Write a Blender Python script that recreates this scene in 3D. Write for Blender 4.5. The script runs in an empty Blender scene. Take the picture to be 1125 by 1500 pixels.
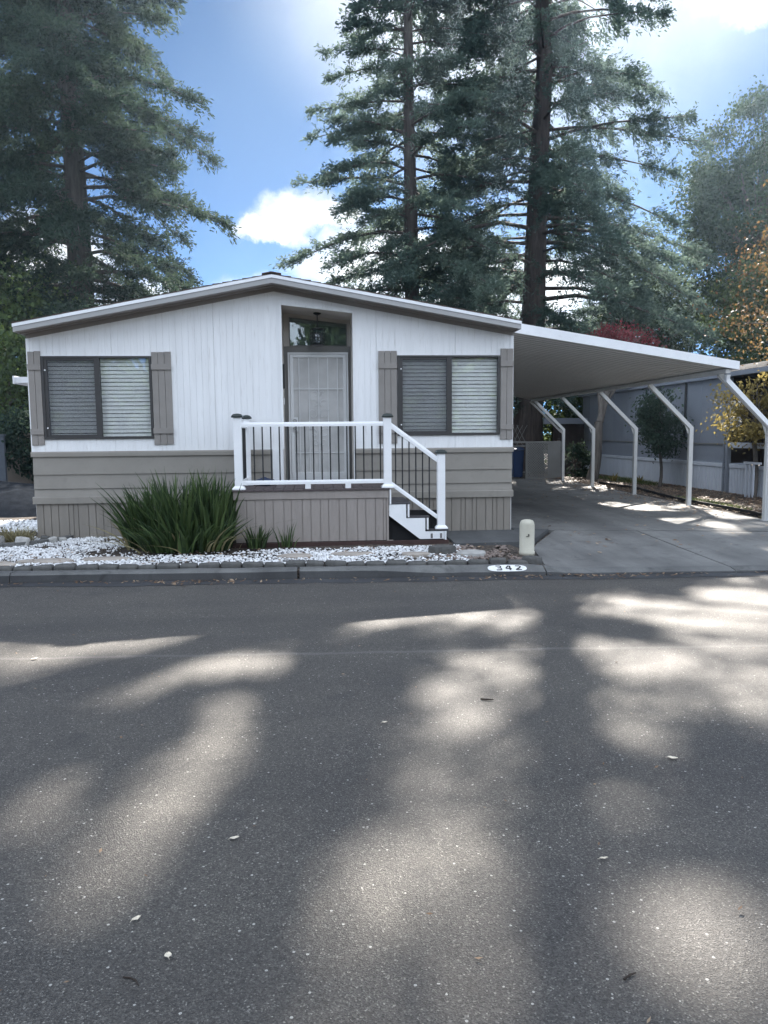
import bpy, math, random
import numpy as np
from mathutils import Vector, Matrix
random.seed(7)
RNG = np.random.default_rng(7)
scene = bpy.context.scene
COL = scene.collection
SUN = Vector((0.36, 1.29, 1.0)).normalized()          # towards the sun
HAZE = 0.0009

# ------------------------------------------------------------------ helpers
def off(o):
    v = Vector((0, 0, 0))
    while o is not None:
        v = v + o.location
        o = o.parent
    return v

def tag(o, label=None, cat=None, group=None, kind=None):
    if label: o['label'] = label
    if cat: o['category'] = cat
    if group: o['group'] = group
    if kind: o['kind'] = kind
    return o

def thing(name, loc, label, cat, group=None):
    o = bpy.data.objects.new(name, None)
    o.empty_display_size = 0.2
    COL.objects.link(o)
    o.location = loc
    return tag(o, label, cat, group)

def copy_tree(o, parent=None):
    c = o.copy()
    COL.objects.link(c)
    if parent is not None:
        c.parent = parent
    for ch in list(o.children):
        copy_tree(ch, c)
    return c

class MB:
    def __init__(s):
        s.v = []; s.f = []; s.m = []
    def vert(s, *p):
        s.v.append(tuple(p)); return len(s.v) - 1
    def face(s, pts, mi=0):
        b = len(s.v)
        s.v += [tuple(p) for p in pts]
        s.f.append(tuple(range(b, b + len(pts)))); s.m.append(mi)
    def box(s, x0, x1, y0, y1, z0, z1, mi=0):
        if x0 > x1: x0, x1 = x1, x0
        if y0 > y1: y0, y1 = y1, y0
        if z0 > z1: z0, z1 = z1, z0
        b = len(s.v)
        s.v += [(x0,y0,z0),(x1,y0,z0),(x1,y1,z0),(x0,y1,z0),(x0,y0,z1),(x1,y0,z1),(x1,y1,z1),(x0,y1,z1)]
        for q in ((0,3,2,1),(4,5,6,7),(0,1,5,4),(1,2,6,5),(2,3,7,6),(3,0,4,7)):
            s.f.append(tuple(b+i for i in q)); s.m.append(mi)
    def prism(s, poly, axis, a0, a1, mi=0):
        """poly: 2D points; axis 'x','y','z' = extrusion axis"""
        def P(u, v, a):
            return {'x': (a, u, v), 'y': (u, a, v), 'z': (u, v, a)}[axis]
        n = len(poly); b = len(s.v)
        s.v += [P(u, v, a0) for u, v in poly] + [P(u, v, a1) for u, v in poly]
        s.f.append(tuple(b+i for i in range(n))[::-1]); s.m.append(mi)
        s.f.append(tuple(b+n+i for i in range(n))); s.m.append(mi)
        for i in range(n):
            j = (i+1) % n
            s.f.append((b+i, b+j, b+n+j, b+n+i)); s.m.append(mi)
    def tube(s, pts, radii, n=8, cap=True, mi=0, sq=False):
        pts = [Vector(p) for p in pts]
        if not hasattr(radii, '__len__'): radii = [radii]*len(pts)
        b = len(s.v); ref = None
        for i, p in enumerate(pts):
            t = (pts[min(i+1, len(pts)-1)] - pts[max(i-1, 0)]).normalized()
            if ref is None:
                ref = Vector((0,0,1)) if abs(t.z) < .9 else Vector((1,0,0))
                if sq: ref = Vector((0,1,0)) if abs(t.y) < .9 else Vector((1,0,0))
            u = (ref - t*ref.dot(t)).normalized(); w = t.cross(u)
            k = 1.0
            if 0 < i < len(pts)-1 and sq:
                d0 = (pts[i]-pts[i-1]).normalized(); k = 1/max(.5, math.sqrt((1+d0.dot((pts[i+1]-pts[i]).normalized()))/2))
            for j in range(n):
                a = 2*math.pi*(j+(.5 if sq else 0))/n
                kk = 1.0
                s.v.append(tuple(p + (u*math.cos(a) + w*math.sin(a)*k)*radii[i]))
        for i in range(len(pts)-1):
            for j in range(n):
                k = (j+1) % n
                s.f.append((b+i*n+j, b+i*n+k, b+(i+1)*n+k, b+(i+1)*n+j)); s.m.append(mi)
        if cap:
            s.f.append(tuple(b+j for j in range(n))[::-1]); s.m.append(mi)
            e = b+(len(pts)-1)*n
            s.f.append(tuple(e+j for j in range(n))); s.m.append(mi)
    def lathe(s, cx, cy, prof, n=20, mi=0):
        b = len(s.v)
        for r, z in prof:
            for j in range(n):
                a = 2*math.pi*j/n
                s.v.append((cx+r*math.cos(a), cy+r*math.sin(a), z))
        for i in range(len(prof)-1):
            for j in range(n):
                k = (j+1) % n
                s.f.append((b+i*n+j, b+i*n+k, b+(i+1)*n+k, b+(i+1)*n+j)); s.m.append(mi)
        s.f.append(tuple(b+j for j in range(n))[::-1]); s.m.append(mi)
        e = b+(len(prof)-1)*n
        s.f.append(tuple(e+j for j in range(n))); s.m.append(mi)
    def build(s, name, mats, parent=None, smooth=False, bevel=0, loc=None):
        me = bpy.data.meshes.new(name)
        o_ = off(parent) if parent is not None else Vector(loc or (0,0,0))
        me.from_pydata([(x-o_.x, y-o_.y, z-o_.z) for x, y, z in s.v], [], s.f)
        if not isinstance(mats, (list, tuple)): mats = [mats]
        for m in mats: me.materials.append(m)
        if len(mats) > 1: me.polygons.foreach_set('material_index', s.m)
        if smooth: me.polygons.foreach_set('use_smooth', [True]*len(me.polygons))
        me.validate(); me.update()
        o = bpy.data.objects.new(name, me)
        COL.objects.link(o)
        if parent is not None: o.parent = parent
        elif loc: o.location = loc
        if bevel:
            md = o.modifiers.new('bevel', 'BEVEL'); md.width = bevel; md.segments = 2; md.limit_method = 'ANGLE'
        return o

def np_mesh(name, verts, faces, mat, parent=None, tint=None, loc=None, smooth=False):
    """verts (N,3) world; faces (M,k)"""
    o_ = off(parent) if parent is not None else Vector(loc or (0,0,0))
    verts = (np.asarray(verts, dtype=np.float32) - np.array(o_, dtype=np.float32))
    faces = np.asarray(faces, dtype=np.int32)
    me = bpy.data.meshes.new(name)
    M, k = faces.shape
    me.vertices.add(len(verts)); me.vertices.foreach_set('co', verts.ravel())
    me.loops.add(M*k); me.loops.foreach_set('vertex_index', faces.ravel())
    me.polygons.add(M); me.polygons.foreach_set('loop_start', np.arange(0, M*k, k, dtype=np.int32))
    if smooth: me.polygons.foreach_set('use_smooth', np.ones(M, dtype=bool))
    me.update(calc_edges=True)
    if tint is not None:
        at = me.attributes.new('tint', 'FLOAT', 'FACE')
        at.data.foreach_set('value', np.asarray(tint, dtype=np.float32))
    me.materials.append(mat)
    o = bpy.data.objects.new(name, me)
    COL.objects.link(o)
    if parent is not None: o.parent = parent
    elif loc: o.location = loc
    return o

# ------------------------------------------------------------------ materials
def newmat(name):
    m = bpy.data.materials.new(name); m.use_nodes = True
    nt = m.node_tree; nt.nodes.clear()
    out = nt.nodes.new('ShaderNodeOutputMaterial')
    return m, nt, out

def N(nt, typ, ins=None, **attrs):
    n = nt.nodes.new(typ)
    for k, v in attrs.items(): setattr(n, k, v)
    for k, v in (ins or {}).items():
        if hasattr(v, 'is_linked') or isinstance(v, bpy.types.NodeSocket): nt.links.new(v, n.inputs[k])
        else: n.inputs[k].default_value = v
    return n

def c4(c): return (c[0], c[1], c[2], 1)

def ramp(nt, fac, stops):
    r = nt.nodes.new('ShaderNodeValToRGB')
    nt.links.new(fac, r.inputs[0])
    el = r.color_ramp.elements
    while len(el) > len(stops): el.remove(el[-1])
    while len(el) < len(stops): el.new(1)
    for e, (p, c) in zip(el, stops):
        e.position = p; e.color = c4(c) if len(c) == 3 else c
    return r.outputs[0]

def mixc(nt, fac, a, b, mode='MIX'):
    n = nt.nodes.new('ShaderNodeMix'); n.data_type = 'RGBA'; n.blend_type = mode
    for key, val in ((0, fac), (6, a), (7, b)):
        if isinstance(val, bpy.types.NodeSocket): nt.links.new(val, n.inputs[key])
        else: n.inputs[key].default_value = c4(val) if isinstance(val, tuple) and len(val) == 3 else val
    return n.outputs[2]

def pmat(name, col, rough=.6, var=.12, scale=6., bump=.0, bscale=60., spec=.4, metal=0., dirt=None, stretch=None):
    """painted / plain surface: slow colour wander, fine dirt, light bump"""
    m, nt, out = newmat(name)
    tc = N(nt, 'ShaderNodeTexCoord')
    co = tc.outputs['Object']
    if stretch:
        mp = N(nt, 'ShaderNodeMapping', {'Vector': co, 'Scale': stretch}); co = mp.outputs[0]
    n1 = N(nt, 'ShaderNodeTexNoise', {'Vector': co, 'Scale': scale, 'Detail': 6., 'Roughness': .65})
    lo = tuple(c*(1-var) for c in col); hi = tuple(min(1, c*(1+var)) for c in col)
    colr = ramp(nt, n1.outputs[0], [(.3, lo), (.7, hi)])
    if dirt:
        n2 = N(nt, 'ShaderNodeTexNoise', {'Vector': co, 'Scale': scale*4.3, 'Detail': 8., 'Roughness': .7})
        fac = ramp(nt, n2.outputs[0], [(.55, (0,0,0)), (.78, (1,1,1))])
        f2 = N(nt, 'ShaderNodeMath', {0: fac, 1: dirt[1]}, operation='MULTIPLY')
        colr = mixc(nt, f2.outputs[0], colr, dirt[0])
    b = N(nt, 'ShaderNodeBsdfPrincipled', {'Base Color': colr, 'Roughness': rough, 'Metallic': metal, 'Specular IOR Level': spec})
    if bump:
        n3 = N(nt, 'ShaderNodeTexNoise', {'Vector': co, 'Scale': bscale, 'Detail': 5.})
        bp = N(nt, 'ShaderNodeBump', {'Height': n3.outputs[0], 'Strength': bump, 'Distance': .01})
        nt.links.new(bp.outputs[0], b.inputs['Normal'])
    nt.links.new(b.outputs[0], out.inputs[0])
    return m

def leafmat(name, dark, mid, light, trans=.35, clump=.8, rough=.55, spec=.3):
    m, nt, out = newmat(name)
    at = N(nt, 'ShaderNodeAttribute', attribute_name='tint')
    tc = N(nt, 'ShaderNodeTexCoord')
    n1 = N(nt, 'ShaderNodeTexNoise', {'Vector': tc.outputs['Object'], 'Scale': clump, 'Detail': 3.})
    a = N(nt, 'ShaderNodeMath', {0: at.outputs['Fac'], 1: .6}, operation='MULTIPLY')
    a2 = N(nt, 'ShaderNodeMath', {0: n1.outputs[0], 1: .8, 2: a.outputs[0]}, operation='MULTIPLY_ADD')
    col = ramp(nt, a2.outputs[0], [(.3, dark), (.65, mid), (1., light)])
    b = N(nt, 'ShaderNodeBsdfPrincipled', {'Base Color': col, 'Roughness': rough, 'Specular IOR Level': spec})
    t = N(nt, 'ShaderNodeBsdfTranslucent', {'Color': mixc(nt, .5, col, light)})
    mx = N(nt, 'ShaderNodeMixShader', {0: trans, 1: b.outputs[0], 2: t.outputs[0]})
    nt.links.new(mx.outputs[0], out.inputs[0])
    return m

def asphalt():
    m, nt, out = newmat('asphalt')
    tc = N(nt, 'ShaderNodeTexCoord'); co = tc.outputs['Object']
    v1 = N(nt, 'ShaderNodeTexVoronoi', {'Vector': co, 'Scale': 190.})
    sp = N(nt, 'ShaderNodeSeparateColor', {0: v1.outputs['Color']})
    base = ramp(nt, sp.outputs[0], [(0, (.040,.036,.032)), (.45, (.067,.061,.055)), (.8, (.100,.092,.082)), (.94, (.122,.115,.104)), (.985, (.20,.19,.17)), (1, (.30,.285,.255))])
    v2 = N(nt, 'ShaderNodeTexVoronoi', {'Vector': co, 'Scale': 62.})
    s2 = N(nt, 'ShaderNodeSeparateColor', {0: v2.outputs['Color']})
    # sparse bigger pale stones
    f1 = N(nt, 'ShaderNodeMath', {0: s2.outputs[1], 1: .983}, operation='GREATER_THAN')
    f2 = N(nt, 'ShaderNodeMath', {0: v2.outputs['Distance'], 1: .33}, operation='LESS_THAN')
    f3 = N(nt, 'ShaderNodeMath', {0: f1.outputs[0], 1: f2.outputs[0]}, operation='MULTIPLY')
    base = mixc(nt, f3.outputs[0], base, (.42,.41,.38))
    n1 = N(nt, 'ShaderNodeTexNoise', {'Vector': co, 'Scale': .7, 'Detail': 5., 'Roughness': .6})
    big = ramp(nt, n1.outputs[0], [(.3, (.82,.82,.84)), (.7, (1.15,1.14,1.1))])
    base = mixc(nt, 1., base, big, 'MULTIPLY')
    # a few oil-dark stains and a paving seam running along the street
    n2 = N(nt, 'ShaderNodeTexNoise', {'Vector': co, 'Scale': 1.9, 'Detail': 4.})
    st = ramp(nt, n2.outputs[0], [(.63, (0,0,0)), (.74, (1,1,1))])
    stf = N(nt, 'ShaderNodeMath', {0: st, 1: .42}, operation='MULTIPLY')
    base = mixc(nt, stf.outputs[0], base, (.022,.022,.025))
    sx = N(nt, 'ShaderNodeSeparateXYZ', {0: co})
    wob = N(nt, 'ShaderNodeTexNoise', {'Vector': co, 'Scale': 2.5, 'Detail': 3.})
    yy = N(nt, 'ShaderNodeMath', {0: wob.outputs[0], 1: .10, 2: sx.outputs[1]}, operation='MULTIPLY_ADD')
    yx = N(nt, 'ShaderNodeMath', {0: sx.outputs[0], 1: .055, 2: yy.outputs[0]}, operation='MULTIPLY_ADD')
    d = N(nt, 'ShaderNodeMath', {0: yx.outputs[0], 1: 6.03}, operation='ADD')
    ab = N(nt, 'ShaderNodeMath', {0: d.outputs[0]}, operation='ABSOLUTE')
    sf = N(nt, 'ShaderNodeMapRange', {'Value': ab.outputs[0], 'From Min': .0, 'From Max': .045, 'To Min': .4, 'To Max': 0.})
    base = mixc(nt, sf.outputs[0], base, (.2,.19,.18))
    wv = N(nt, 'ShaderNodeTexNoise', {'Vector': co, 'Scale': 1.4, 'Detail': 4.})
    dv = N(nt, 'ShaderNodeVectorMath', {0: wv.outputs['Color'], 'Scale': .55}, operation='SCALE')
    cv = N(nt, 'ShaderNodeVectorMath', {0: co, 1: dv.outputs[0]}, operation='ADD')
    ck = N(nt, 'ShaderNodeTexVoronoi', {'Vector': cv.outputs[0], 'Scale': .34}, feature='DISTANCE_TO_EDGE')
    cf = N(nt, 'ShaderNodeMapRange', {'Value': ck.outputs['Distance'], 'From Min': .0, 'From Max': .0035, 'To Min': 1., 'To Max': 0.})
    cm = N(nt, 'ShaderNodeTexNoise', {'Vector': co, 'Scale': .8, 'Detail': 2.})
    cmr = N(nt, 'ShaderNodeMapRange', {'Value': cm.outputs[0], 'From Min': .52, 'From Max': .6, 'To Min': 0., 'To Max': .55})
    cfm = N(nt, 'ShaderNodeMath', {0: cf.outputs[0], 1: cmr.outputs[0]}, operation='MULTIPLY')
    base = mixc(nt, cfm.outputs[0], base, (.018,.017,.017))
    mpl = N(nt, 'ShaderNodeMapping', {'Vector': co, 'Scale': (.12, 1.5, 1.)})
    ln = N(nt, 'ShaderNodeTexNoise', {'Vector': mpl.outputs[0], 'Scale': 1., 'Detail': 3.})
    base = mixc(nt, 1., base, ramp(nt, ln.outputs[0], [(.35, (.86,.86,.87)), (.65, (1.14,1.13,1.11))]), 'MULTIPLY')
    h = N(nt, 'ShaderNodeMath', {0: v1.outputs['Distance'], 1: sp.outputs[1]}, operation='ADD')
    bp = N(nt, 'ShaderNodeBump', {'Height': h.outputs[0], 'Strength': .75, 'Distance': .004})
    b = N(nt, 'ShaderNodeBsdfPrincipled', {'Base Color': base, 'Roughness': .62, 'Specular IOR Level': .5, 'Normal': bp.outputs[0]})
    nt.links.new(b.outputs[0], out.inputs[0])
    return m

def concrete(name, col, stain=.5):
    m, nt, out = newmat(name)
    tc = N(nt, 'ShaderNodeTexCoord'); co = tc.outputs['Object']
    n1 = N(nt, 'ShaderNodeTexNoise', {'Vector': co, 'Scale': 1.1, 'Detail': 7., 'Roughness': .65})
    c = ramp(nt, n1.outputs[0], [(.3, tuple(x*.72 for x in col)), (.7, tuple(x*1.18 for x in col))])
    n2 = N(nt, 'ShaderNodeTexNoise', {'Vector': co, 'Scale': 3.4, 'Detail': 6., 'Roughness': .6, 'Distortion': .6})
    f = ramp(nt, n2.outputs[0], [(.56, (0,0,0)), (.72, (1,1,1))])
    ff = N(nt, 'ShaderNodeMath', {0: f, 1: stain}, operation='MULTIPLY')
    c = mixc(nt, ff.outputs[0], c, tuple(x*.4 for x in col))
    mpd = N(nt, 'ShaderNodeMapping', {'Vector': co, 'Scale': (2.2, .16, 1.)})
    nd = N(nt, 'ShaderNodeTexNoise', {'Vector': mpd.outputs[0], 'Scale': 1., 'Detail': 5., 'Roughness': .6})
    c = mixc(nt, 1., c, ramp(nt, nd.outputs[0], [(.34, (.72,.72,.73)), (.6, (1.1,1.1,1.09))]), 'MULTIPLY')
    nb_ = N(nt, 'ShaderNodeTexNoise', {'Vector': co, 'Scale': 2.1, 'Detail': 3., 'Distortion': 1.2})
    fb = N(nt, 'ShaderNodeMapRange', {'Value': nb_.outputs[0], 'From Min': .66, 'From Max': .72, 'To Min': 0., 'To Max': .5})
    c = mixc(nt, fb.outputs[0], c, tuple(x*.22 for x in col))
    n3 = N(nt, 'ShaderNodeTexNoise', {'Vector': co, 'Scale': 120., 'Detail': 3.})
    g = ramp(nt, n3.outputs[0], [(.3, (.8,.8,.8)), (.7, (1.15,1.15,1.15))])
    c = mixc(nt, 1., c, g, 'MULTIPLY')
    bp = N(nt, 'ShaderNodeBump', {'Height': n3.outputs[0], 'Strength': .3, 'Distance': .004})
    b = N(nt, 'ShaderNodeBsdfPrincipled', {'Base Color': c, 'Roughness': .75, 'Specular IOR Level': .4, 'Normal': bp.outputs[0]})
    nt.links.new(b.outputs[0], out.inputs[0])
    return m

def soilmat():
    m, nt, out = newmat('soil')
    tc = N(nt, 'ShaderNodeTexCoord'); co = tc.outputs['Object']
    v = N(nt, 'ShaderNodeTexVoronoi', {'Vector': co, 'Scale': 38.})
    s = N(nt, 'ShaderNodeSeparateColor', {0: v.outputs['Color']})
    c = ramp(nt, s.outputs[0], [(0, (.02,.016,.013)), (.5, (.048,.037,.029)), (.85, (.09,.068,.052)), (1, (.17,.14,.11))])
    n1 = N(nt, 'ShaderNodeTexNoise', {'Vector': co, 'Scale': .9, 'Detail': 5.})
    c = mixc(nt, 1., c, ramp(nt, n1.outputs[0], [(.3, (.6,.6,.6)), (.7, (1.25,1.2,1.15))]), 'MULTIPLY')
    bp = N(nt, 'ShaderNodeBump', {'Height': s.outputs[1], 'Strength': .8, 'Distance': .02})
    b = N(nt, 'ShaderNodeBsdfPrincipled', {'Base Color': c, 'Roughness': .9, 'Normal': bp.outputs[0]})
    nt.links.new(b.outputs[0], out.inputs[0])
    return m

def barkmat(name, col):
    m, nt, out = newmat(name)
    tc = N(nt, 'ShaderNodeTexCoord')
    mp = N(nt, 'ShaderNodeMapping', {'Vector': tc.outputs['Object'], 'Scale': (9., 9., 1.1)})
    n1 = N(nt, 'ShaderNodeTexNoise', {'Vector': mp.outputs[0], 'Scale': 1.2, 'Detail': 8., 'Roughness': .7})
    c = ramp(nt, n1.outputs[0], [(.3, tuple(x*.45 for x in col)), (.7, tuple(x*1.4 for x in col))])
    bp = N(nt, 'ShaderNodeBump', {'Height': n1.outputs[0], 'Strength': .9, 'Distance': .06})
    b = N(nt, 'ShaderNodeBsdfPrincipled', {'Base Color': c, 'Roughness': .9, 'Specular IOR Level': .2, 'Normal': bp.outputs[0]})
    nt.links.new(b.outputs[0], out.inputs[0])
    return m

def glassmat(name, tint=(.97,.97,.96), boost=.11, rough=.015, wavy=.012):
    m, nt, out = newmat(name)
    tc = N(nt, 'ShaderNodeTexCoord')
    n1 = N(nt, 'ShaderNodeTexNoise', {'Vector': tc.outputs['Object'], 'Scale': 1.6, 'Detail': 1.})
    bp = N(nt, 'ShaderNodeBump', {'Height': n1.outputs[0], 'Strength': wavy, 'Distance': .3})
    ge = N(nt, 'ShaderNodeNewGeometry')
    dn = N(nt, 'ShaderNodeVectorMath', {0: ge.outputs['Incoming'], 1: ge.outputs['Normal']}, operation='DOT_PRODUCT')
    da = N(nt, 'ShaderNodeMath', {0: dn.outputs['Value']}, operation='ABSOLUTE')
    om = N(nt, 'ShaderNodeMath', {0: 1., 1: da.outputs[0]}, operation='SUBTRACT')
    fr = N(nt, 'ShaderNodeMath', {0: om.outputs[0], 1: 5.}, operation='POWER')
    fac = N(nt, 'ShaderNodeMath', {0: fr.outputs[0], 1: .9, 2: boost}, operation='MULTIPLY_ADD', use_clamp=True)
    tr = N(nt, 'ShaderNodeBsdfTransparent', {'Color': c4(tint)})
    gl = N(nt, 'ShaderNodeBsdfGlossy', {'Color': (.95,.97,1,1), 'Roughness': rough, 'Normal': bp.outputs[0]})
    mx = N(nt, 'ShaderNodeMixShader', {0: fac.outputs[0], 1: tr.outputs[0], 2: gl.outputs[0]})
    nt.links.new(mx.outputs[0], out.inputs[0])
    return m

def screenmat(name, col, cover):
    m, nt, out = newmat(name)
    tr = N(nt, 'ShaderNodeBsdfTransparent')
    tc = N(nt, 'ShaderNodeTexCoord')
    n1 = N(nt, 'ShaderNodeTexNoise', {'Vector': tc.outputs['Object'], 'Scale': 3., 'Detail': 4.})
    c = ramp(nt, n1.outputs[0], [(.3, tuple(x*.85 for x in col)), (.7, tuple(x*1.15 for x in col))])
    d = N(nt, 'ShaderNodeBsdfPrincipled', {'Base Color': c, 'Roughness': .7})
    mx = N(nt, 'ShaderNodeMixShader', {0: cover, 1: tr.outputs[0], 2: d.outputs[0]})
    nt.links.new(mx.outputs[0], out.inputs[0])
    return m

M = dict(
    siding=pmat('white_siding', (.79,.79,.785), .45, .05, 1.3, .06, 30, .4, dirt=((.46,.43,.39), .6), stretch=(5,5,.5)),
    lap=pmat('taupe_lap_siding', (.25,.23,.20), .6, .08, 2., .10, 40, .35, dirt=((.17,.155,.14), .5)),
    skirt=pmat('taupe_skirting', (.245,.22,.19), .65, .10, 2., .15, 40, .3, dirt=((.16,.145,.13), .5), stretch=(4,4,.8)),
    shutter=pmat('taupe_shutter', (.25,.23,.21), .6, .09, 4., .12, 50, .3),
    porchskirt=pmat('porch_skirt', (.295,.26,.235), .65, .09, 2., .15, 40, .3, dirt=((.2,.17,.15), .5), stretch=(4,4,.8)),
    white=pmat('white_vinyl', (.82,.82,.82), .35, .03, 3., dirt=((.6,.58,.55), .25)),
    black=pmat('black_metal', (.016,.017,.018), .4, .15, 6.),
    cap=pmat('black_cap', (.02,.028,.026), .38, .2, 12.),
    deck=pmat('deck_board', (.085,.066,.066), .7, .25, 5., .2, 60, stretch=(8,.7,8)),
    tread=pmat('stair_tread', (.06,.058,.062), .7, .2, 8., .2, 60),
    redwood=pmat('red_timber', (.055,.03,.026), .8, .2, 6., .2, 50),
    fascia=pmat('fascia_paint', (.34,.335,.33), .5, .05, 2.),
    drip=pmat('drip_edge_paint', (.78,.79,.8), .4, .04, 2.),
    soffit=pmat('soffit_paint', (.27,.245,.225), .65, .06, 2., dirt=((.16,.14,.12), .4)),
    shingle=pmat('brown_shingle', (.075,.055,.045), .9, .35, 7., .5, 40),
    bronze=pmat('bronze_frame', (.045,.043,.042), .45, .1, 5.),
    blind=pmat('blind_slat', (.80,.825,.835), .5, .05, 3.),
    dark=pmat('shade_black', (.012,.012,.013), .9, .1),  # near-black: shade under the stairs and behind the blinds put into the colour
    trimgrey=pmat('grey_trim', (.20,.195,.185), .55, .06, 3.),
    beige=pmat('beige_wall', (.62,.58,.53), .65, .05, 2.),
    doorwhite=pmat('security_door_frame', (.80,.81,.81), .4, .04, 3.),
    doorpanel=pmat('front_door', (.68,.67,.64), .6, .06, 2.),
    chrome=pmat('lock_metal', (.5,.5,.5), .25, .1, 9., metal=.9),
    carport=pmat('carport_pan', (.66,.645,.61), .5, .06, 1.5, dirt=((.34,.32,.29), .35), stretch=(.6,4,4)),
    postgrey=pmat('weathered_post', (.07,.08,.095), .8, .2, 4.), roofgrey=pmat('grey_roof', (.06,.06,.062), .95, .15, 3., spec=.05), ribshade=pmat('pan_rib_shade', (.27,.26,.24), .6, .1, 2.), carwhite=pmat('carport_white', (.76,.77,.78), .42, .05, 2., dirt=((.5,.48,.45), .35)),
    post=pmat('post_paint', (.60,.60,.58), .45, .07, 3., dirt=((.38,.36,.33), .45), stretch=(3,3,.7)),
    pedestal=pmat('pedestal_plastic', (.47,.445,.36), .55, .06, 5., dirt=((.3,.29,.22), .4)),
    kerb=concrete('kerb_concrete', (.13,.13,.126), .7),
    drive=concrete('driveway_concrete', (.165,.163,.157), .7),
    walk=concrete('walkway_concrete', (.085,.088,.09), .5),
    kerbface=concrete('kerb_face_dark', (.055,.055,.056), .6), gutter=concrete('gutter_asphalt', (.045,.046,.05), .4), asphalt=asphalt(), soil=soilmat(),  # kerb face in a darker concrete than its top
    stone=pmat('edging_stone', (.085,.083,.078), .85, .35, 9., .7, 30, dirt=((.05,.05,.045), .6)),
    flag=pmat('flagstone', (.33,.29,.25), .85, .22, 4., .5, 25),
    rock=pmat('river_rock', (.36,.35,.33), .8, .3, 6., .4, 25),
    pebble=pmat('white_pebble', (.74,.74,.74), .6, .22, 14., dirt=((.36,.33,.29), .55)),
    bark=barkmat('redwood_bark', (.098,.082,.074)),
    bark2=barkmat('grey_bark', (.13,.115,.10)),
    needle=leafmat('redwood_needles', (.015,.030,.024), (.034,.058,.042), (.072,.102,.064), .36, .45, .8, .08),
    needle2=leafmat('redwood_needles_paled', (.036,.060,.055), (.072,.108,.09), (.14,.19,.145), .50, .45, .8, .08),  # paled copy: glare over the centre and right trees put into the colour
    oak=leafmat('oak_leaves', (.016,.034,.018), (.036,.064,.032), (.08,.115,.05), .22, .7, .7, .15),
    bush=leafmat('bush_leaves', (.02,.036,.016), (.05,.085,.03), (.14,.19,.05), .4, 1.2),
    redleaf=leafmat('red_leaves', (.08,.018,.022), (.18,.036,.045), (.31,.07,.08), .35, 1.2),
    orange=leafmat('autumn_leaves', (.055,.032,.02), (.125,.072,.036), (.25,.165,.065), .38, .9),
    yellow=leafmat('yellow_leaves', (.12,.095,.035), (.23,.18,.06), (.38,.31,.11), .45, 1.2),
    strap=leafmat('strap_leaves', (.017,.032,.013), (.037,.066,.023), (.095,.14,.048), .25, 3.),
    grass=leafmat('grass_blades', (.03,.05,.015), (.07,.11,.03), (.16,.2,.06), .4, 2.),
    dryleaf=leafmat('dry_leaves', (.09,.05,.03), (.2,.12,.07), (.42,.32,.22), .2, 5.),
    paleleaf=pmat('pale_dry_leaf', (.66,.59,.47), .7, .25, 40.),
    twig=pmat('twig', (.03,.022,.017), .9, .2, 30.),
    neigh=pmat('blue_grey_siding', (.215,.235,.27), .6, .06, 1.5, dirt=((.15,.165,.19), .4)),
    neighskirt=pmat('pale_skirting', (.55,.58,.63), .55, .06, 2., dirt=((.38,.4,.43), .4), stretch=(3,3,.8)),
    lattice=pmat('lattice_screen', (.20,.20,.19), .7, .1, 3.),
    bin=pmat('blue_plastic', (.010,.033,.10), .45, .15, 4.),
    shed=pmat('dark_shed', (.035,.026,.022), .8, .3, 3.),
    tanwall=pmat('tan_stucco', (.12,.10,.08), .85, .14, 3., .4, 50),
    tarp=pmat('dark_soil_cover', (.022,.025,.03), .95, .3, 6., .6, 15, spec=0),
    rubber=pmat('black_edging', (.012,.012,.013), .7, .2, 5.),
    bluecloth=pmat('blue_cloth', (.03,.045,.09), .85, .3, 8.),
    paint=pmat('white_kerb_paint', (.74,.74,.72), .6, .12, 25., dirt=((.25,.25,.24), .8)),
    ink=pmat('black_kerb_paint', (.015,.015,.016), .7, .1, 5.),
    glass=glassmat('window_glass'), dglass=glassmat('dark_glass', (.75,.82,.80), .08),
    screen=screenmat('insect_screen', (.085,.09,.10), .42),
    perf=screenmat('perforated_screen', (.74,.735,.72), .80),
    lampglass=glassmat('lamp_glass', (.75,.8,.82), .12),
    flower=pmat('yellow_marker', (.55,.6,.05), .6, .2, 5.),
)

# ------------------------------------------------------------------ camera, sun, sky
yaw, pitch, roll = (math.radians(a) for a in (4.9, 5.9, 0.5))
fwd = Vector((math.sin(yaw)*math.cos(pitch), math.cos(yaw)*math.cos(pitch), -math.sin(pitch)))
r0 = Vector((math.cos(yaw), -math.sin(yaw), 0)); u0 = r0.cross(fwd)
rt = r0*math.cos(roll) - u0*math.sin(roll); up = u0*math.cos(roll) + r0*math.sin(roll)
cam = bpy.data.cameras.new('camera')
cam.sensor_fit = 'VERTICAL'; cam.sensor_height = 36; cam.lens = 36*1127/1500
cam.clip_end = 2000
co = bpy.data.objects.new('camera', cam); COL.objects.link(co)
mw = Matrix((rt, up, -fwd)).transposed().to_4x4(); mw.translation = (0, -12, 1.72)
co.matrix_world = mw
scene.camera = co

sl = bpy.data.lights.new('sun', 'SUN'); sl.energy = 5.0; sl.angle = math.radians(.53); sl.color = (1, .93, .84)
so = bpy.data.objects.new('sun', sl); COL.objects.link(so)
so.rotation_euler = SUN.to_track_quat('Z', 'Y').to_euler(); so.location = (20, 40, 60)

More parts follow.
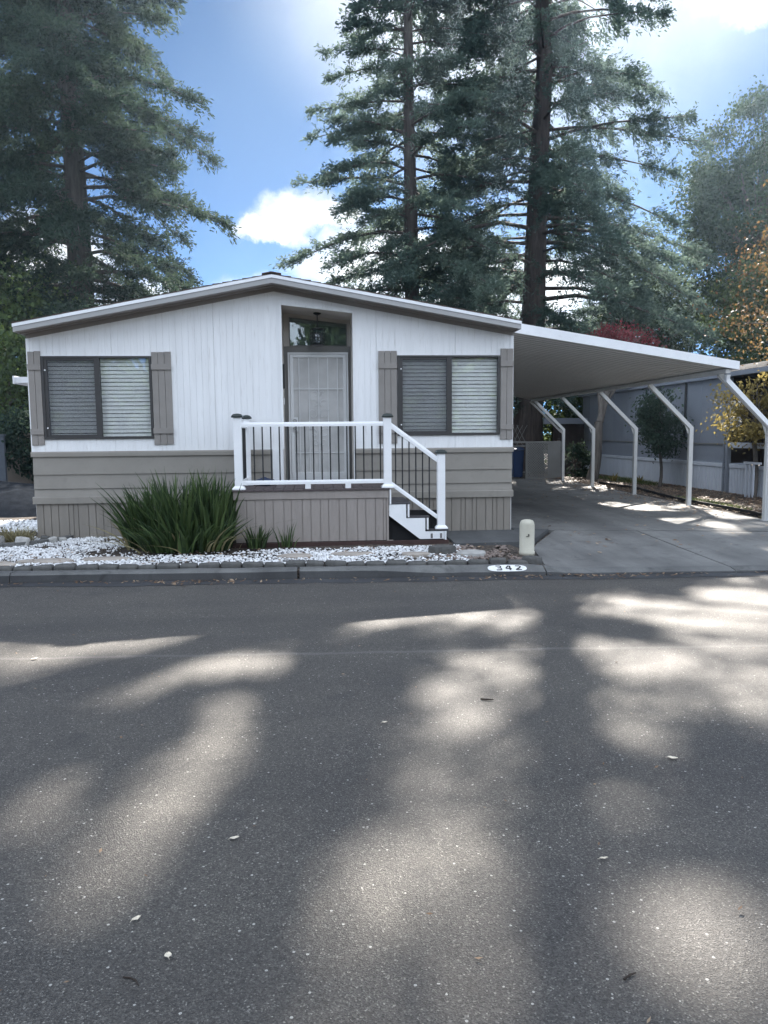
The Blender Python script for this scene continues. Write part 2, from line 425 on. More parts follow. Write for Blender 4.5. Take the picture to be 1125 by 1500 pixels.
w = bpy.data.worlds.new('World'); scene.world = w; w.use_nodes = True
nt = w.node_tree; nt.nodes.clear()
wo = nt.nodes.new('ShaderNodeOutputWorld')
sky = N(nt, 'ShaderNodeTexSky', sky_type='NISHITA')
sky.sun_disc = False
sky.sun_elevation = math.asin(SUN.z); sky.sun_rotation = math.atan2(SUN.x, SUN.y)
sky.altitude = 20; sky.air_density = .22; sky.dust_density = 0; sky.ozone_density = 1.9
tc = N(nt, 'ShaderNodeTexCoord'); D = tc.outputs['Generated']
warp = N(nt, 'ShaderNodeTexNoise', {'Vector': D, 'Scale': 9., 'Detail': 7., 'Roughness': .6})
wv = N(nt, 'ShaderNodeVectorMath', {0: warp.outputs['Color'], 1: (.5,.5,.5)}, operation='SUBTRACT')
ws = N(nt, 'ShaderNodeVectorMath', {0: wv.outputs[0], 'Scale': .11}, operation='SCALE')
DW = N(nt, 'ShaderNodeVectorMath', {0: D, 1: ws.outputs[0]}, operation='ADD').outputs[0]
def puff(c, sx, sz, soft=.5):
    """a cumulus heap round direction c"""
    d = N(nt, 'ShaderNodeVectorMath', {0: DW, 1: c}, operation='SUBTRACT')
    s = N(nt, 'ShaderNodeVectorMath', {0: d.outputs[0], 1: (1/sx, 1/sx, 1/sz)}, operation='MULTIPLY')
    l = N(nt, 'ShaderNodeVectorMath', {0: s.outputs[0]}, operation='LENGTH')
    mr = N(nt, 'ShaderNodeMapRange', {'Value': l.outputs['Value'], 'From Min': 1., 'From Max': 1-soft, 'To Min': 0., 'To Max': 1.}, interpolation_type='SMOOTHSTEP')
    return mr.outputs[0]
def mx_(a, b): return N(nt, 'ShaderNodeMath', {0: a, 1: b}, operation='MAXIMUM').outputs[0]
cl = puff((-.026,.962,.267), .064, .034, .65)
for c, sx, sz in (((-.058,.96,.256), .042, .018), ((.03,.966,.256), .05, .022), ((.10,.965,.21), .16, .05), ((.452,.785,.432), .075, .035),
                  ((-.33,.92,.195), .12, .06), ((-.45,.87,.25), .1, .04), ((.27,.93,.19), .14, .05), ((.05,.98,.13), .5, .07)):
    cl = mx_(cl, puff(c, sx, sz))
# bright unseen cloud added behind the camera to light the shaded house front
n1 = N(nt, 'ShaderNodeTexNoise', {'Vector': D, 'Scale': 3.2, 'Detail': 8., 'Roughness': .58})
sc = N(nt, 'ShaderNodeMapRange', {'Value': n1.outputs[0], 'From Min': .40, 'From Max': .58, 'To Min': 0., 'To Max': .9})
sd = N(nt, 'ShaderNodeVectorMath', {0: D, 1: (0, -1, .2)}, operation='DOT_PRODUCT')
sm = N(nt, 'ShaderNodeMapRange', {'Value': sd.outputs['Value'], 'From Min': -.35, 'From Max': .1, 'To Min': 0., 'To Max': 1.})
scm = N(nt, 'ShaderNodeMath', {0: sc.outputs[0], 1: sm.outputs[0]}, operation='MULTIPLY')
# thin bright veil of cirrus round the sun
dt = N(nt, 'ShaderNodeVectorMath', {0: D, 1: tuple(SUN)}, operation='DOT_PRODUCT')
veil = N(nt, 'ShaderNodeMapRange', {'Value': dt.outputs['Value'], 'From Min': .925, 'From Max': 1., 'To Min': 0., 'To Max': .7}, interpolation_type='SMOOTHSTEP')
n2 = N(nt, 'ShaderNodeTexNoise', {'Vector': D, 'Scale': 5., 'Detail': 6., 'Roughness': .55})
vv = N(nt, 'ShaderNodeMapRange', {'Value': n2.outputs[0], 'From Min': .3, 'From Max': .65, 'To Min': .45, 'To Max': 1.})
vf = N(nt, 'ShaderNodeMath', {0: veil.outputs[0], 1: vv.outputs[0]}, operation='MULTIPLY')
SK = .05
skys = mixc(nt, 1., sky.outputs[0], (SK*.66, SK*1.06, SK*1.22), 'MULTIPLY')
shade = N(nt, 'ShaderNodeTexNoise', {'Vector': DW, 'Scale': 14., 'Detail': 5.})
cc = ramp(nt, shade.outputs[0], [(.3, (.19,.20,.22)), (.62, (.36,.36,.355))])
c1 = mixc(nt, vf.outputs[0], skys, (.40,.395,.385))
c2 = mixc(nt, cl, c1, cc)
c2 = mixc(nt, scm.outputs[0], c2, (.82,.91,1.05))
bg = N(nt, 'ShaderNodeBackground', {0: c2, 1: 1.0})
nt.links.new(bg.outputs[0], wo.inputs[0])
scene.view_settings.view_transform = 'Standard'; scene.view_settings.look = 'None'
scene.view_settings.exposure = 2.0; scene.view_settings.gamma = 1
scene.cycles.use_denoising = True
scene.cycles.max_bounces = 8; scene.cycles.transparent_max_bounces = 16
scene.cycles.volume_bounces = 0
scene.cycles.use_adaptive_sampling = True
scene.cycles.caustics_reflective = False; scene.cycles.caustics_refractive = False

# ------------------------------------------------------------------ ground, road, kerb, driveway
def drive_z(y): return .052 + .088*min(1, max(0, (y+2.9)/2.6))
def ky(x): return -2.98 - .054*x           # foot of the kerb face, slightly skewed to the house front
def lot_z(x, y):                           # the lot rises gently from kerb to house
    k = ky(x)
    t = min(1, max(0, (y - (k+.2))/2.4))
    z = .105 + .055*t
    if x > 2.75 and (y < .7 or x < 7.65): z = min(z, drive_z(y) - .02)
    return z
def build_ground():
    mb = MB()
    xs = [-80,-30,-12]+sorted([i*.75 for i in range(-12, 17)]+[2.7,2.85])+[16,30,80]
    offs = [-70,-20,-.03,.02,.12,.5,.9,1.4,2.0,2.6,5,12,30,110]
    idx = {}
    for i, x in enumerate(xs):
        for j, d in enumerate(offs):
            y = ky(max(-12, min(12, x))) + d
            z = -.05 if d < 0 else (lot_z(x, y)-.02 if d > .1 else -.05+.10*(d > .05))
            if d >= .02: z = lot_z(x, y) - .02
            if d == .02: z = -.04
            if -9 < x < 11.9 and d > .5: z += random.uniform(-.008, .008)
            idx[i, j] = mb.vert(x, y, z)
    for i in range(len(xs)-1):
        for j in range(len(offs)-1):
            mb.f.append((idx[i,j], idx[i+1,j], idx[i+1,j+1], idx[i,j+1])); mb.m.append(0)
    return mb.build('ground', M['soil'], smooth=True)
tag(build_ground(), kind='structure')

mb = MB()
xs = [-80, -14, -10, -6, -3, 0, 3, 6, 10, 14, 80]
for a, b in zip(xs, xs[1:]):
    mb.face([(a, -45, 0), (b, -45, 0), (b, ky(max(-14,min(14,b)))+.005, 0), (a, ky(max(-14,min(14,a)))+.005, 0)])
tag(mb.build('road', M['asphalt']), kind='structure')

mb = MB()
rr = random.Random(77); N_ = 160
for i in range(N_):
    a = -14+28*i/N_; b_ = -14+28*(i+1)/N_
    if i == 0: wa = .26
    wb = .26+.03*math.sin(b_*2.3)+rr.uniform(-.02,.02)
    mb.face([(a, ky(a)-wa, .004), (b_, ky(b_)-wb, .004), (b_, ky(b_)+.003, .004), (a, ky(a)+.003, .004)]); wa = wb
tag(mb.build('gutter', M['gutter']), kind='structure')
# kerb with sloped face, dropped in front of the driveway; two lengths meet at an open joint
def kerb_profile(x):
    t = min(1, max(0, (x-2.55)/.5)); h = .112*(1-t) + .055*t
    q = min(1, max(0, (x-.6)/.8))
    return [(-.002, -.04), (0, .012), (.012*q+.018*(1-q), h*.45*q+h*.80*(1-q)), (.14*q+.05*(1-q), h), (.21, h), (.21, -.04)]
def kerb_len(mb, xa, xb, n):
    prev = None
    for i in range(n+1):
        x = xa + (xb-xa)*i/n
        ring = [mb.vert(x, ky(x)+d, z + random.uniform(-.003,.003)*(z > .05)) for d, z in kerb_profile(x)]
        if prev:
            for k in range(len(ring)-1):
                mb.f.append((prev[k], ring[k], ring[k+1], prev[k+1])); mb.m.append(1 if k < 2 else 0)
        else: mb.f.append(tuple(ring)); mb.m.append(0)
        prev = ring
    mb.f.append(tuple(prev[::-1])); mb.m.append(0)
mb = MB()
for a, b, n in ((-14, -3.62, 20), (-3.61, -.265, 14), (-.235, 2.70, 16), (2.715, 5.0, 10), (5.01, 14, 20)):
    kerb_len(mb, a, b, n)
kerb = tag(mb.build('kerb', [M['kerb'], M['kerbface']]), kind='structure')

# driveway slabs
def drive_z(y): return .052 + .088*min(1, max(0, (y+2.9)/2.6))
def slab(mb, poly):
    mb.face([(x, y, drive_z(y)) for x, y in poly])
    for (x0,y0), (x1,y1) in zip(poly, poly[1:]+poly[:1]):
        mb.face([(x0,y0,drive_z(y0)), (x0,y0,drive_z(y0)-.1), (x1,y1,drive_z(y1)-.1), (x1,y1,drive_z(y1))])
mb = MB()
k21 = lambda x: ky(x)+.212
slab(mb, [(2.78,k21(2.78)),(5.0,k21(5.0)),(5.0,-1.6),(5.0,-.30),(3.74,-.1),(3.13,-1.25),(2.98,-1.6)])
slab(mb, [(5.02,k21(5.0)),(8,k21(8)),(12.5,k21(12.5)),(12.5,-1.0),(7.6,-.75),(5.02,-.315)])
slab(mb, [(3.14,.31),(3.76,-.07),(5.0,-.27),(7.3,-.61),(7.72,-.3),(7.80,.5),(7.84,3.6),(3.14,4.1)])
slab(mb, [(3.14,4.112),(7.84,3.612),(7.9,8.2),(3.14,8.2)])
slab(mb, [(3.14,8.212),(7.9,8.212),(7.96,12.6),(7.5,13.25),(3.14,13.25)])
drv = tag(mb.build('driveway', M['drive']), kind='structure')
mb = MB()
def wz(y): return .135
for poly in ([(1.92,-1.42),(3.02,-1.33),(3.66,-.06),(3.12,.28),(3.12,-.005),(1.92,-.005)],):
    z = .158
    mb.face([(x,y,z) for x,y in poly])
    for (x0,y0), (x1,y1) in zip(poly, poly[1:]+poly[:1]):
        mb.face([(x0,y0,z),(x0,y0,z-.1),(x1,y1,z-.1),(x1,y1,z)])
tag(mb.build('walkway', M['walk']), kind='structure')

# ------------------------------------------------------------------ the mobile home
HX0, HX1, AX = -4.26, 3.07, -.62
HL = 16.4
home = thing('mobile_home', (AX, 0, .15), 'white single storey mobile home with taupe lower siding, low gable roof and recessed front door', 'house')
def roof_top(x):
    return 4.03 - (.194*(AX-x) if x < AX else .176*(x-AX))
def wall_top(x): return roof_top(x) - .165
W1 = (-4.06, -2.47, 1.668, 2.885); W2 = (1.26, 2.86, 1.678, 2.895); REC = (-.52, .574)
def rec_top(x): return 3.672 - .112*(x-REC[0])
ZB = 1.46
def siding():
    mb = MB()
    ed = []
    x = HX0; k = 0; P = .0945
    cuts = [W1[0], W1[1], W2[0], W2[1], REC[0], REC[1]]
    seams = {12, 28, 41, 54, 67}
    cols = []
    while x < HX1-1e-6:
        g = .016 if k in seams else .009
        x1 = min(x+P, HX1)
        cols.append((x, x1-g, 0)); cols.append((x1-g, x1, 1)); x = x1; k += 1
    final = []
    for a, b, g in cols:
        pts = [a]+sorted(c for c in cuts if a+1e-4 < c < b-1e-4)+[b]
        for p, q in zip(pts, pts[1:]): final.append((p, q, g))
    def spans(a, b):
        m = (a+b)/2
        for w_ in (W1, W2):
            if w_[0] < m < w_[1]: return [(ZB, ZB, w_[2], w_[2]), (w_[3], w_[3], wall_top(a), wall_top(b))]
        if REC[0] < m < REC[1]: return [(rec_top(a), rec_top(b), wall_top(a), wall_top(b))]
        return [(ZB, ZB, wall_top(a), wall_top(b))]
    py = None
    for a, b, g in final:
        y = (.012 if b-a > .012 else .005) if g else 0
        sp = spans(a, b)
        for za, zb, ta, tb in sp:
            mb.face([(a,y,za),(b,y,zb),(b,y,tb),(a,y,ta)])
            if py is not None and abs(py-y) > 1e-5:
                mb.face([(a,py,za),(a,y,za),(a,y,ta),(a,py,ta)])
        py = y
    return mb.build('front_siding', M['siding'], home)
siding()
# lap boards under the belt trim; board k tilts out to its lower edge
mb = MB()
def lap_run(mb, x0, x1):
    zs = [1.40, 1.13, .915, .80]
    for zt, zb in zip(zs, zs[1:]):
        mb.face([(x0,-.004,zt),(x0,-.024,zb),(x1,-.024,zb),(x1,-.004,zt)])
        mb.face([(x0,-.024,zb),(x0,-.004,zb),(x1,-.004,zb),(x1,-.024,zb)])
        mb.face([(x0,-.004,zt),(x0,.01,zt),(x0,.01,zb),(x0,-.024,zb)])
        mb.face([(x1,-.004,zt),(x1,-.024,zb),(x1,.01,zb),(x1,.01,zt)])
    for xb in (-2.1,):
        pass
for a, b in ((HX0, REC[0]-.17), (REC[1]+.005, HX1)): lap_run(mb, a, b)
mb.build('lap_siding', M['lap'], home)
mb = MB(); mb.box(REC[0]-.168, REC[0]-.001, -.028, .01, .90, ZB+.012); mb.build('pilaster', M['siding'], home)
mb = MB()
for a, b in ((HX0-.02, REC[0]-.17), (REC[1]+.005, HX1+.02)):
    mb.prism([(.012,1.40),(-.035,1.40),(-.035,1.455),(-.02,1.475),(.0,1.475),(.012,1.46)], 'x', a, b)
mb.build('belt_trim', M['lap'], home)
mb = MB(); mb.prism([(.02,.69),(-.04,.69),(-.04,.785),(-.028,.798),(.02,.798)], 'x', HX0-.025, HX1+.02)
mb.build('skirt_cap', M['lap'], home)
mb = MB()
x = HX0+.01; rr = random.Random(3)
while x < HX1-.01:
    wd = rr.choice((.07,.11,.11,.15)); x1 = min(x+wd, HX1-.01)
    mb.box(x, x1-.012, .0, .02, .10, .69)
    mb.box(x1-.012, x1, .013, .02, .10, .69)
    x = x1
mb.build('skirting', M['skirt'], home)
# side and back walls, interior backing
mb = MB()
for xs_, s in ((HX0, 1), (HX1, -1)):
    mb.box(xs_, xs_+s*.06, .021, HL, .10, wall_top(xs_)-.003)
mb.box(HX0+.061, HX1-.061, HL-.06, HL-.002, .1, 3.1)
mb.build('outer_wall', M['siding'], home)
for xs_ in (HX0, HX1):
    s = 1 if xs_ > 0 else -1
    mb = MB(); mb.box(xs_-.012 if s<0 else xs_-.035, xs_+.035 if s<0 else xs_+.012, -.01, .05, 1.462+.014, wall_top(xs_)-.008)
    mb.build('corner_trim', M['siding'], home)
# rake trim board under the soffit
mb = MB()
for a, b in ((HX0, AX), (AX, HX1)):
    for y0, y1, d in ((-.018, .012, .055),):
        A = [(a, wall_top(a)+.05), (b, wall_top(b)+.05), (b, wall_top(b)-.012), (a, wall_top(a)-.012)]
        mb.prism(A, 'y', y0, y1)
mb.build('rake_trim', M['soffit'], home)
# roof
roof_parts = MB()
FY = -.40
for a, b in ((HX0-.03, AX), (AX, HX1+.02)):
    roof_parts.prism([(a, roof_top(a)-.006), (b, roof_top(b)-.006), (b, roof_top(b)-.10), (a, roof_top(a)-.10)], 'y', FY+.03, HL+.3)
roof = roof_parts.build('roof', M['shingle'], home)
mb = MB()
rr = random.Random(5)
for a, b in ((HX0-.045, AX), (HX1+.03, AX)):
    n = 26
    for i in range(n):
        xa = a+(b-a)*i/n; xb = a+(b-a)*(i+1)/n
        lift = .012 + rr.uniform(0, .006)
        p = [(xa, roof_top(xa)+.002+lift), (xb, roof_top(xb)+.004), (xb, roof_top(xb)-.004), (xa, roof_top(xa)-.004)]
        mb.prism(p, 'y', FY-.012-rr.uniform(0,.006), HL+.3)
mb.build('shingles', M['shingle'], roof)
mb = MB()
for a, b in ((AX-.14, AX), (AX, AX+.14)):
    mb.prism([(a, roof_top(a)+.02), (b, roof_top(b)+.022), (b, roof_top(b)+.038), (a, roof_top(a)+.036)], 'y', FY-.02, HL+.3)
mb.build('ridge_cap', M['shingle'], roof)
mb = MB()
for a, b in ((HX0-.045, AX), (AX, HX1+.03)):
    mb.prism([(a, roof_top(a)-.005), (b, roof_top(b)-.005), (b, roof_top(b)-.05), (a, roof_top(a)-.05)], 'y', FY-.012, FY+.026)
mb.build('drip_edge', M['drip'], roof)
mb = MB()
for a, b in ((HX0-.04, AX), (AX, HX1+.025)):
    mb.prism([(a, roof_top(a)-.051), (b, roof_top(b)-.051), (b, roof_top(b)-.122), (a, roof_top(a)-.122)], 'y', FY, FY+.027)
mb.build('fascia', M['fascia'], roof)
for xs_, s in ((HX0-.04, 1), (HX1+.025, -1)):
    mb = MB(); mb.box(xs_, xs_+s*.02, FY+.028, HL+.3, roof_top(xs_)-.122, roof_top(xs_)-.012); mb.build('eave_board', M['fascia'], roof)
mb = MB()
for a, b in ((HX0-.02, AX), (AX, HX1+.004)):
    mb.prism([(a, roof_top(a)-.102), (b, roof_top(b)-.102), (b, roof_top(b)-.114), (a, roof_top(a)-.114)], 'y', FY+.028, -.002)
    mb.prism([(a, roof_top(a)-.116), (b, roof_top(b)-.116), (b, roof_top(b)-.135), (a, roof_top(a)-.135)], 'y', FY+.2, FY+.212)
mb.build('soffit', M['soffit'], roof)

# windows: bronze slider, screened sash on the left, blinds behind
def window(wx, mull, nsl):
    x0, x1, z0, z1 = wx
    f = MB(); t = .030; yo, yi = -.032, .05
    f.box(x0-.006, x0+t, yo, yi, z0-.008, z1+.006); f.box(x1-t, x1+.006, yo, yi, z0-.008, z1+.006)
    f.box(x0+t, x1-t, yo, yi, z1-t*.8, z1+.006); f.box(x0+t, x1-t, yo, yi, z0-.008, z0+t)
    f.box(mull-.04, mull+.04, yo+.006, yi-.01, z0+t, z1-t*.8)
    f.box(x0+t, x0+t+.045, yo+.012, yi-.01, z0+t, z1-t*.8)
    f.box(x0+t+.045, mull-.04, yo+.012, yi-.01, z1-t*.8-.03, z1-t*.8)
    f.box(x0+t+.045, mull-.04, yo+.012, yi-.01, z0+t, z0+t+.03)
    fr = f.build('window', M['bronze'], home, bevel=.003)
    g = MB(); g.box(mull+.041, x1-t-.001, .012, .016, z0+t+.001, z1-t*.8-.001); g.build('fixed_pane', M['glass'], fr)
    g = MB(); g.box(x0+t+.046, mull-.041, .022, .026, z0+t+.031, z1-t*.8-.031); g.build('sliding_pane', M['glass'], fr)
    g = MB(); g.face([(x0+t+.046,-.012,z0+t+.031),(mull-.041,-.012,z0+t+.031),(mull-.041,-.012,z1-t*.8-.031),(x0+t+.046,-.012,z1-t*.8-.031)])
    g.build('insect_screen', M['screen'], fr)
    b = MB(); rr = random.Random(int(x0*100))
    for i in range(nsl):
        z = z0+.02+(z1-z0-.04)*(i+.5)/nsl; h = (z1-z0)/nsl
        sg = rr.uniform(-.003, .003)
        for j in range(4):    # a slightly crowned slat, tilted so the room side is up
            u0_, u1_ = j/4, (j+1)/4
            def P(u, x): 
                a = math.radians(70); d = (u-.5)*.056
                return (x, .062 + d*math.cos(a), z + d*math.sin(a) + .006*(1-(2*u-1)**2) + sg)
            b.face([P(u0_, x0+.02), P(u0_, x1-.02), P(u1_, x1-.02), P(u1_, x0+.02)])
    for xc in (x0+.28, (x0+mull)/2+.1, (mull+x1)/2-.1, x1-.28):
        b.box(xc-.002, xc+.002, .055, .057, z0+.02, z1-.02)
    b.build('blind', M['blind'], fr)
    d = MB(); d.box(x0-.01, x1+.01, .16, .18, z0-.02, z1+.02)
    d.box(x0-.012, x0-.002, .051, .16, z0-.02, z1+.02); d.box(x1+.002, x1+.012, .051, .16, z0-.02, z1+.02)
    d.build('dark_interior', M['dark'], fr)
    for zz in (z0+.16, z1-.2):
        k = MB(); k.tube([(x0+t+.02,yo+.012,zz),(x0+t+.02,yo-.004,zz)], .011, 8); k.build('screen_clip', M['white'], fr)
    # head flashing and pale sill
    s = MB(); s.box(x0-.01, x1+.01, -.014, .0, z1+.008, z1+.022); s.build('head_trim', M['siding'], fr)
window(W1, -3.262, 20); window(W2, 2.065, 20)

def shutter(x0, x1, nb, z0, z1):
    m_ = MB(); wd = (x1-x0)/nb; rr = random.Random(int(x0*50))
    for i in range(nb):
        dz = rr.uniform(-.008, .008)
        m_.box(x0+i*wd+.0025, x0+(i+1)*wd-.0025, -.024, -.001, z0+dz, z1+dz)
    m_.box(x0+.01, x1-.01, -.01, -.0005, z0+.03, z1-.03)
    s = m_.build('shutter', M['shutter'], home, bevel=.003)
    for za, zb in ((z1-.27, z1-.185), (z0+.16, z0+.245)):
        b = MB(); b.box(x0-.002, x1+.002, -.046, -.0245, za, zb); b.build('batten', M['shutter'], s, bevel=.003)
shutter(-4.255, -4.07, 2, 1.572, 2.957); shutter(-2.462, -2.17, 3, 1.572, 2.957)
shutter(.958, 1.248, 3, 1.548, 2.97); shutter(2.872, 3.075, 2, 1.590, 3.0)

# recessed entry
RD = .90
e = MB()
e.face([(REC[0],0.01,.90),(REC[0],RD,.90),(REC[0],RD,rec_top(REC[0])),(REC[0],0.01,rec_top(REC[0]))])
e.face([(REC[1],0.01,.90),(REC[1],0.01,rec_top(REC[1])),(REC[1],RD,rec_top(REC[1])),(REC[1],RD,.90)])
e.face([(REC[0],RD,.90),(REC[1],RD,.90),(REC[1],RD,rec_top(REC[1])),(REC[0],RD,rec_top(REC[0]))])
e.build('entry_recess', M['beige'], home)
e = MB(); e.face([(REC[0],0.008,rec_top(REC[0])),(REC[1],0.008,rec_top(REC[1])),(REC[1],RD,rec_top(REC[1])),(REC[0],RD,rec_top(REC[0]))]); e.build('entry_ceiling', M['beige'], home)
e = MB()   # thin casing round the opening
e.box(REC[0]-.02, REC[0]+.012, -.022, .03, 1.48, rec_top(REC[0])+.01); e.box(REC[1]-.006, REC[1]+.018, -.022, .03, .90, rec_top(REC[1])+.01)
e.prism([(REC[0]-.02, rec_top(REC[0])+.012), (REC[1]+.018, rec_top(REC[1])+.012), (REC[1]+.018, rec_top(REC[1])-.014), (REC[0]-.02, rec_top(REC[0])-.014)], 'y', -.024, .028)
e.build('entry_casing', M['siding'], home)
# door jamb, transom, security door
j = MB()
j.box(-.515, -.462, RD-.06, RD-.002, .90, 3.13); j.box(.535, .570, RD-.06, RD-.002, .90, 3.13); j.box(-.462, .535, RD-.06, RD-.002, 3.035, 3.13)
j.build('door_jamb', M['trimgrey'], home)
t = MB()
tz = lambda x: 3.60 - .112*(x+.43)
t.prism([(-.425,3.135),(.515,3.135),(.515,tz(.515)),(-.425,tz(-.425))], 'y', RD-.03, RD-.012)
tr = t.build('transom_window', M['trimgrey'], home)
t = MB(); t.prism([(-.41,3.15),(.50,3.15),(.50,tz(.50)-.015),(-.41,tz(-.41)-.015)], 'y', RD-.036, RD-.031); t.build('transom_pane', M['dglass'], tr)
SD = (-.455, .528, .955, 3.03)
d = MB(); yd = RD-.10
d.box(SD[0]+.05, SD[1]-.05, RD-.03, RD-.012, .93, 3.03)
sd = d.build('front_door', M['doorpanel'], home)
d = MB()
d.box(SD[0], SD[0]+.028, yd-.01, yd+.04, SD[2], SD[3]); d.box(SD[1]-.028, SD[1], yd-.01, yd+.04, SD[2], SD[3]); d.box(SD[0]+.028, SD[1]-.028, yd-.01, yd+.04, SD[3]-.028, SD[3])
d.box(SD[0]+.034, SD[0]+.085, yd-.02, yd+.02, SD[2], SD[3]-.034); d.box(SD[1]-.085, SD[1]-.034, yd-.02, yd+.02, SD[2], SD[3]-.034)
d.box(SD[0]+.085, SD[1]-.085, yd-.02, yd+.02, SD[3]-.085, SD[3]-.034); d.box(SD[0]+.085, SD[1]-.085, yd-.02, yd+.02, SD[2], SD[2]+.12)
sec = d.build('security_door', M['doorwhite'], home, bevel=.004)
d = MB(); d.face([(SD[0]+.085,yd+.012,SD[2]+.12),(SD[1]-.085,yd+.012,SD[2]+.12),(SD[1]-.085,yd+.012,SD[3]-.085),(SD[0]+.085,yd+.012,SD[3]-.085)]); d.build('perforated_screen', M['perf'], sec)
d = MB()
for fx in (.115, .31, .50, .69, .885):
    x = SD[0]+.085+(SD[1]-SD[0]-.17)*fx; d.box(x-.0075, x+.0075, yd-.014, yd+.002, SD[2]+.12, SD[3]-.085)
for z in (2.44, 1.87, 1.40): d.box(SD[0]+.085, SD[1]-.085, yd-.0165, yd-.0145, z-.008, z+.008)
cx = (SD[0]+SD[1])/2
def scroll(mb, x, z, r, a0, a1, grow):
    pts = []
    for i in range(13):
        a = a0+(a1-a0)*i/12; q = r*(1-grow*i/12)
        pts.append((x+q*math.cos(a), yd-.012, z+q*math.sin(a)))
    mb.tube(pts, .005, 5)
for sx in (-1, 1):
    for zz, r in ((2.02,.09),(2.2,.07),(1.72,.09),(1.56,.06),(2.36,.05)):
        scroll(d, cx+sx*r*1.05, zz, r, math.pi/2*(1+sx)-sx*2.4, math.pi/2*(1+sx)+sx*2.6, .65)
d.build('bar_grille', M['doorwhite'], sec)
d = MB(); d.box(SD[0]+.036, SD[0]+.15, yd-.026, yd-.0205, 1.75, 1.98); lp = d.build('lock_plate', M['doorwhite'], sec)
for z in (1.92, 1.80):
    d = MB(); d.tube([(SD[0]+.095, yd-.026, z), (SD[0]+.095, yd-.034, z), (SD[0]+.095, yd-.06, z)], [.034,.034,.022], 16); d.build('lock', M['chrome'], sec, smooth=False)
d = MB(); d.box(REC[0]+.001, REC[0]+.03, .30, .38, 2.42, 2.80); d.build('wall_plaque', M['black'], home)
d = MB(); d.box(REC[0]+.001, REC[0]+.015, .50, .53, 2.18, 2.28); d.build('doorbell', M['white'], home)
# side awning and tap on the left wall
d = MB(); d.box(-4.66, -4.262, .5, 5.5, 2.535, 2.625); d.box(-4.67, -4.64, .48, 5.5, 2.52, 2.64); d.build('side_awning', M['carwhite'], home)
d = MB(); d.tube([(-4.262,.25,1.02),(-4.33,.25,1.02),(-4.34,.25,.96),(-4.32,.25,.80),(-4.29,.25,.55)], .018, 7); d.box(-4.33,-4.262,.35,.5,.75,1.05); d.build('hose_tap', M['bluecloth'], home)

# ------------------------------------------------------------------ pendant lantern in the entry
lan = thing('porch_lantern', (.035, .45, 3.6), 'black cage pendant lantern hanging in the entry above the security door', 'lantern')
lx, ly = .035, .45; lz = rec_top(lx)
m_ = MB(); m_.lathe(lx, ly, [(.062,lz-.002),(.062,lz-.018),(.03,lz-.035)][::-1], 16); m_.build('canopy', M['black'], lan)
m_ = MB(); m_.tube([(lx,ly,lz-.03),(lx,ly,3.38)], .009, 8); m_.build('stem', M['black'], lan)
m_ = MB(); m_.lathe(lx, ly, [(.118,3.345),(.122,3.36),(.05,3.378),(.02,3.40)], 18)
m_.lathe(lx, ly, [(.10,3.10),(.105,3.108),(.105,3.114),(.10,3.12)], 18)
for i in range(8):
    a = math.pi*2*i/8
    m_.tube([(lx+.112*math.cos(a), ly+.112*math.sin(a), 3.345), (lx+.112*math.cos(a), ly+.112*math.sin(a), 3.24), (lx+.100*math.cos(a), ly+.100*math.sin(a), 3.11)], .007, 5)
for z in (3.29, 3.22, 3.16):
    m_.tube([(lx+.112*math.cos(2*math.pi*i/16), ly+.112*math.sin(2*math.pi*i/16), z) for i in range(17)], .006, 5)
m_.build('cage', M['black'], lan)
m_ = MB(); m_.lathe(lx, ly, [(.07,3.125),(.08,3.16),(.08,3.32),(.06,3.34)], 16); m_.build('glass_shade', M['lampglass'], lan, smooth=True)

# ------------------------------------------------------------------ front porch with stairs and railing
PX0, PX1, PF, PZ = -1.185, 1.005, -1.12, .935
por = thing('front_porch', (-.1, -.6, .15), 'raised front porch with taupe skirt, white railing, black balusters and side stairs', 'porch')
m_ = MB(); x = PX0-.01; i = 0; rr = random.Random(11)
while x < PX1+.01:
    x1 = min(x+.142, PX1+.015)
    m_.box(x+.003, x1-.003, PF-.025, -.04, PZ-.024, PZ+rr.uniform(-.001,.001))
    x = x1
m_.box(REC[0]+.004, REC[1]-.012, -.039, RD-.065, PZ-.024, PZ-.002)
m_.build('deck_floor', M['deck'], por, bevel=.002)
m_ = MB(); m_.box(PX0, PX1, PF, PF+.03, .795, PZ-.026); m_.box(PX0, PX0+.03, PF+.031, -.045, .795, PZ-.026); m_.box(PX1-.03, PX1, PF+.031, -.045, .795, PZ-.026)
m_.build('rim_board', M['porchskirt'], por, bevel=.003)
m_ = MB(); x = PX0+.03; i = 0
gaps = [.155,.12,.135,.115,.15,.105]
while x < PX1-.036:
    x1 = min(x+gaps[i % 6], PX1-.035); i += 1
    m_.box(x, x1-.010, PF+.018, PF+.034, .185, .794); m_.box(x1-.010, x1, PF+.028, PF+.034, .185, .794); x = x1
m_.box(PX0+.02, PX0+.03, PF+.035, -.05, .185, .794); m_.box(PX1-.028, PX1-.018, PF+.035, -.05, .185, .794)
m_.build('porch_skirt', M['porchskirt'], por)
m_ = MB(); m_.box(PX1-.034, PX1-.004, PF+.01, PF+.034, .16, .794); m_.box(PX1-.034,PX1+.06,PF+.005,PF+.034,.15,.185); m_.build('corner_board', M['porchskirt'], por)
m_ = MB(); m_.box(PX0-.02, 1.86, PF-.03, PF+.012, .10, .178); m_.build('base_timber', M['redwood'], por)
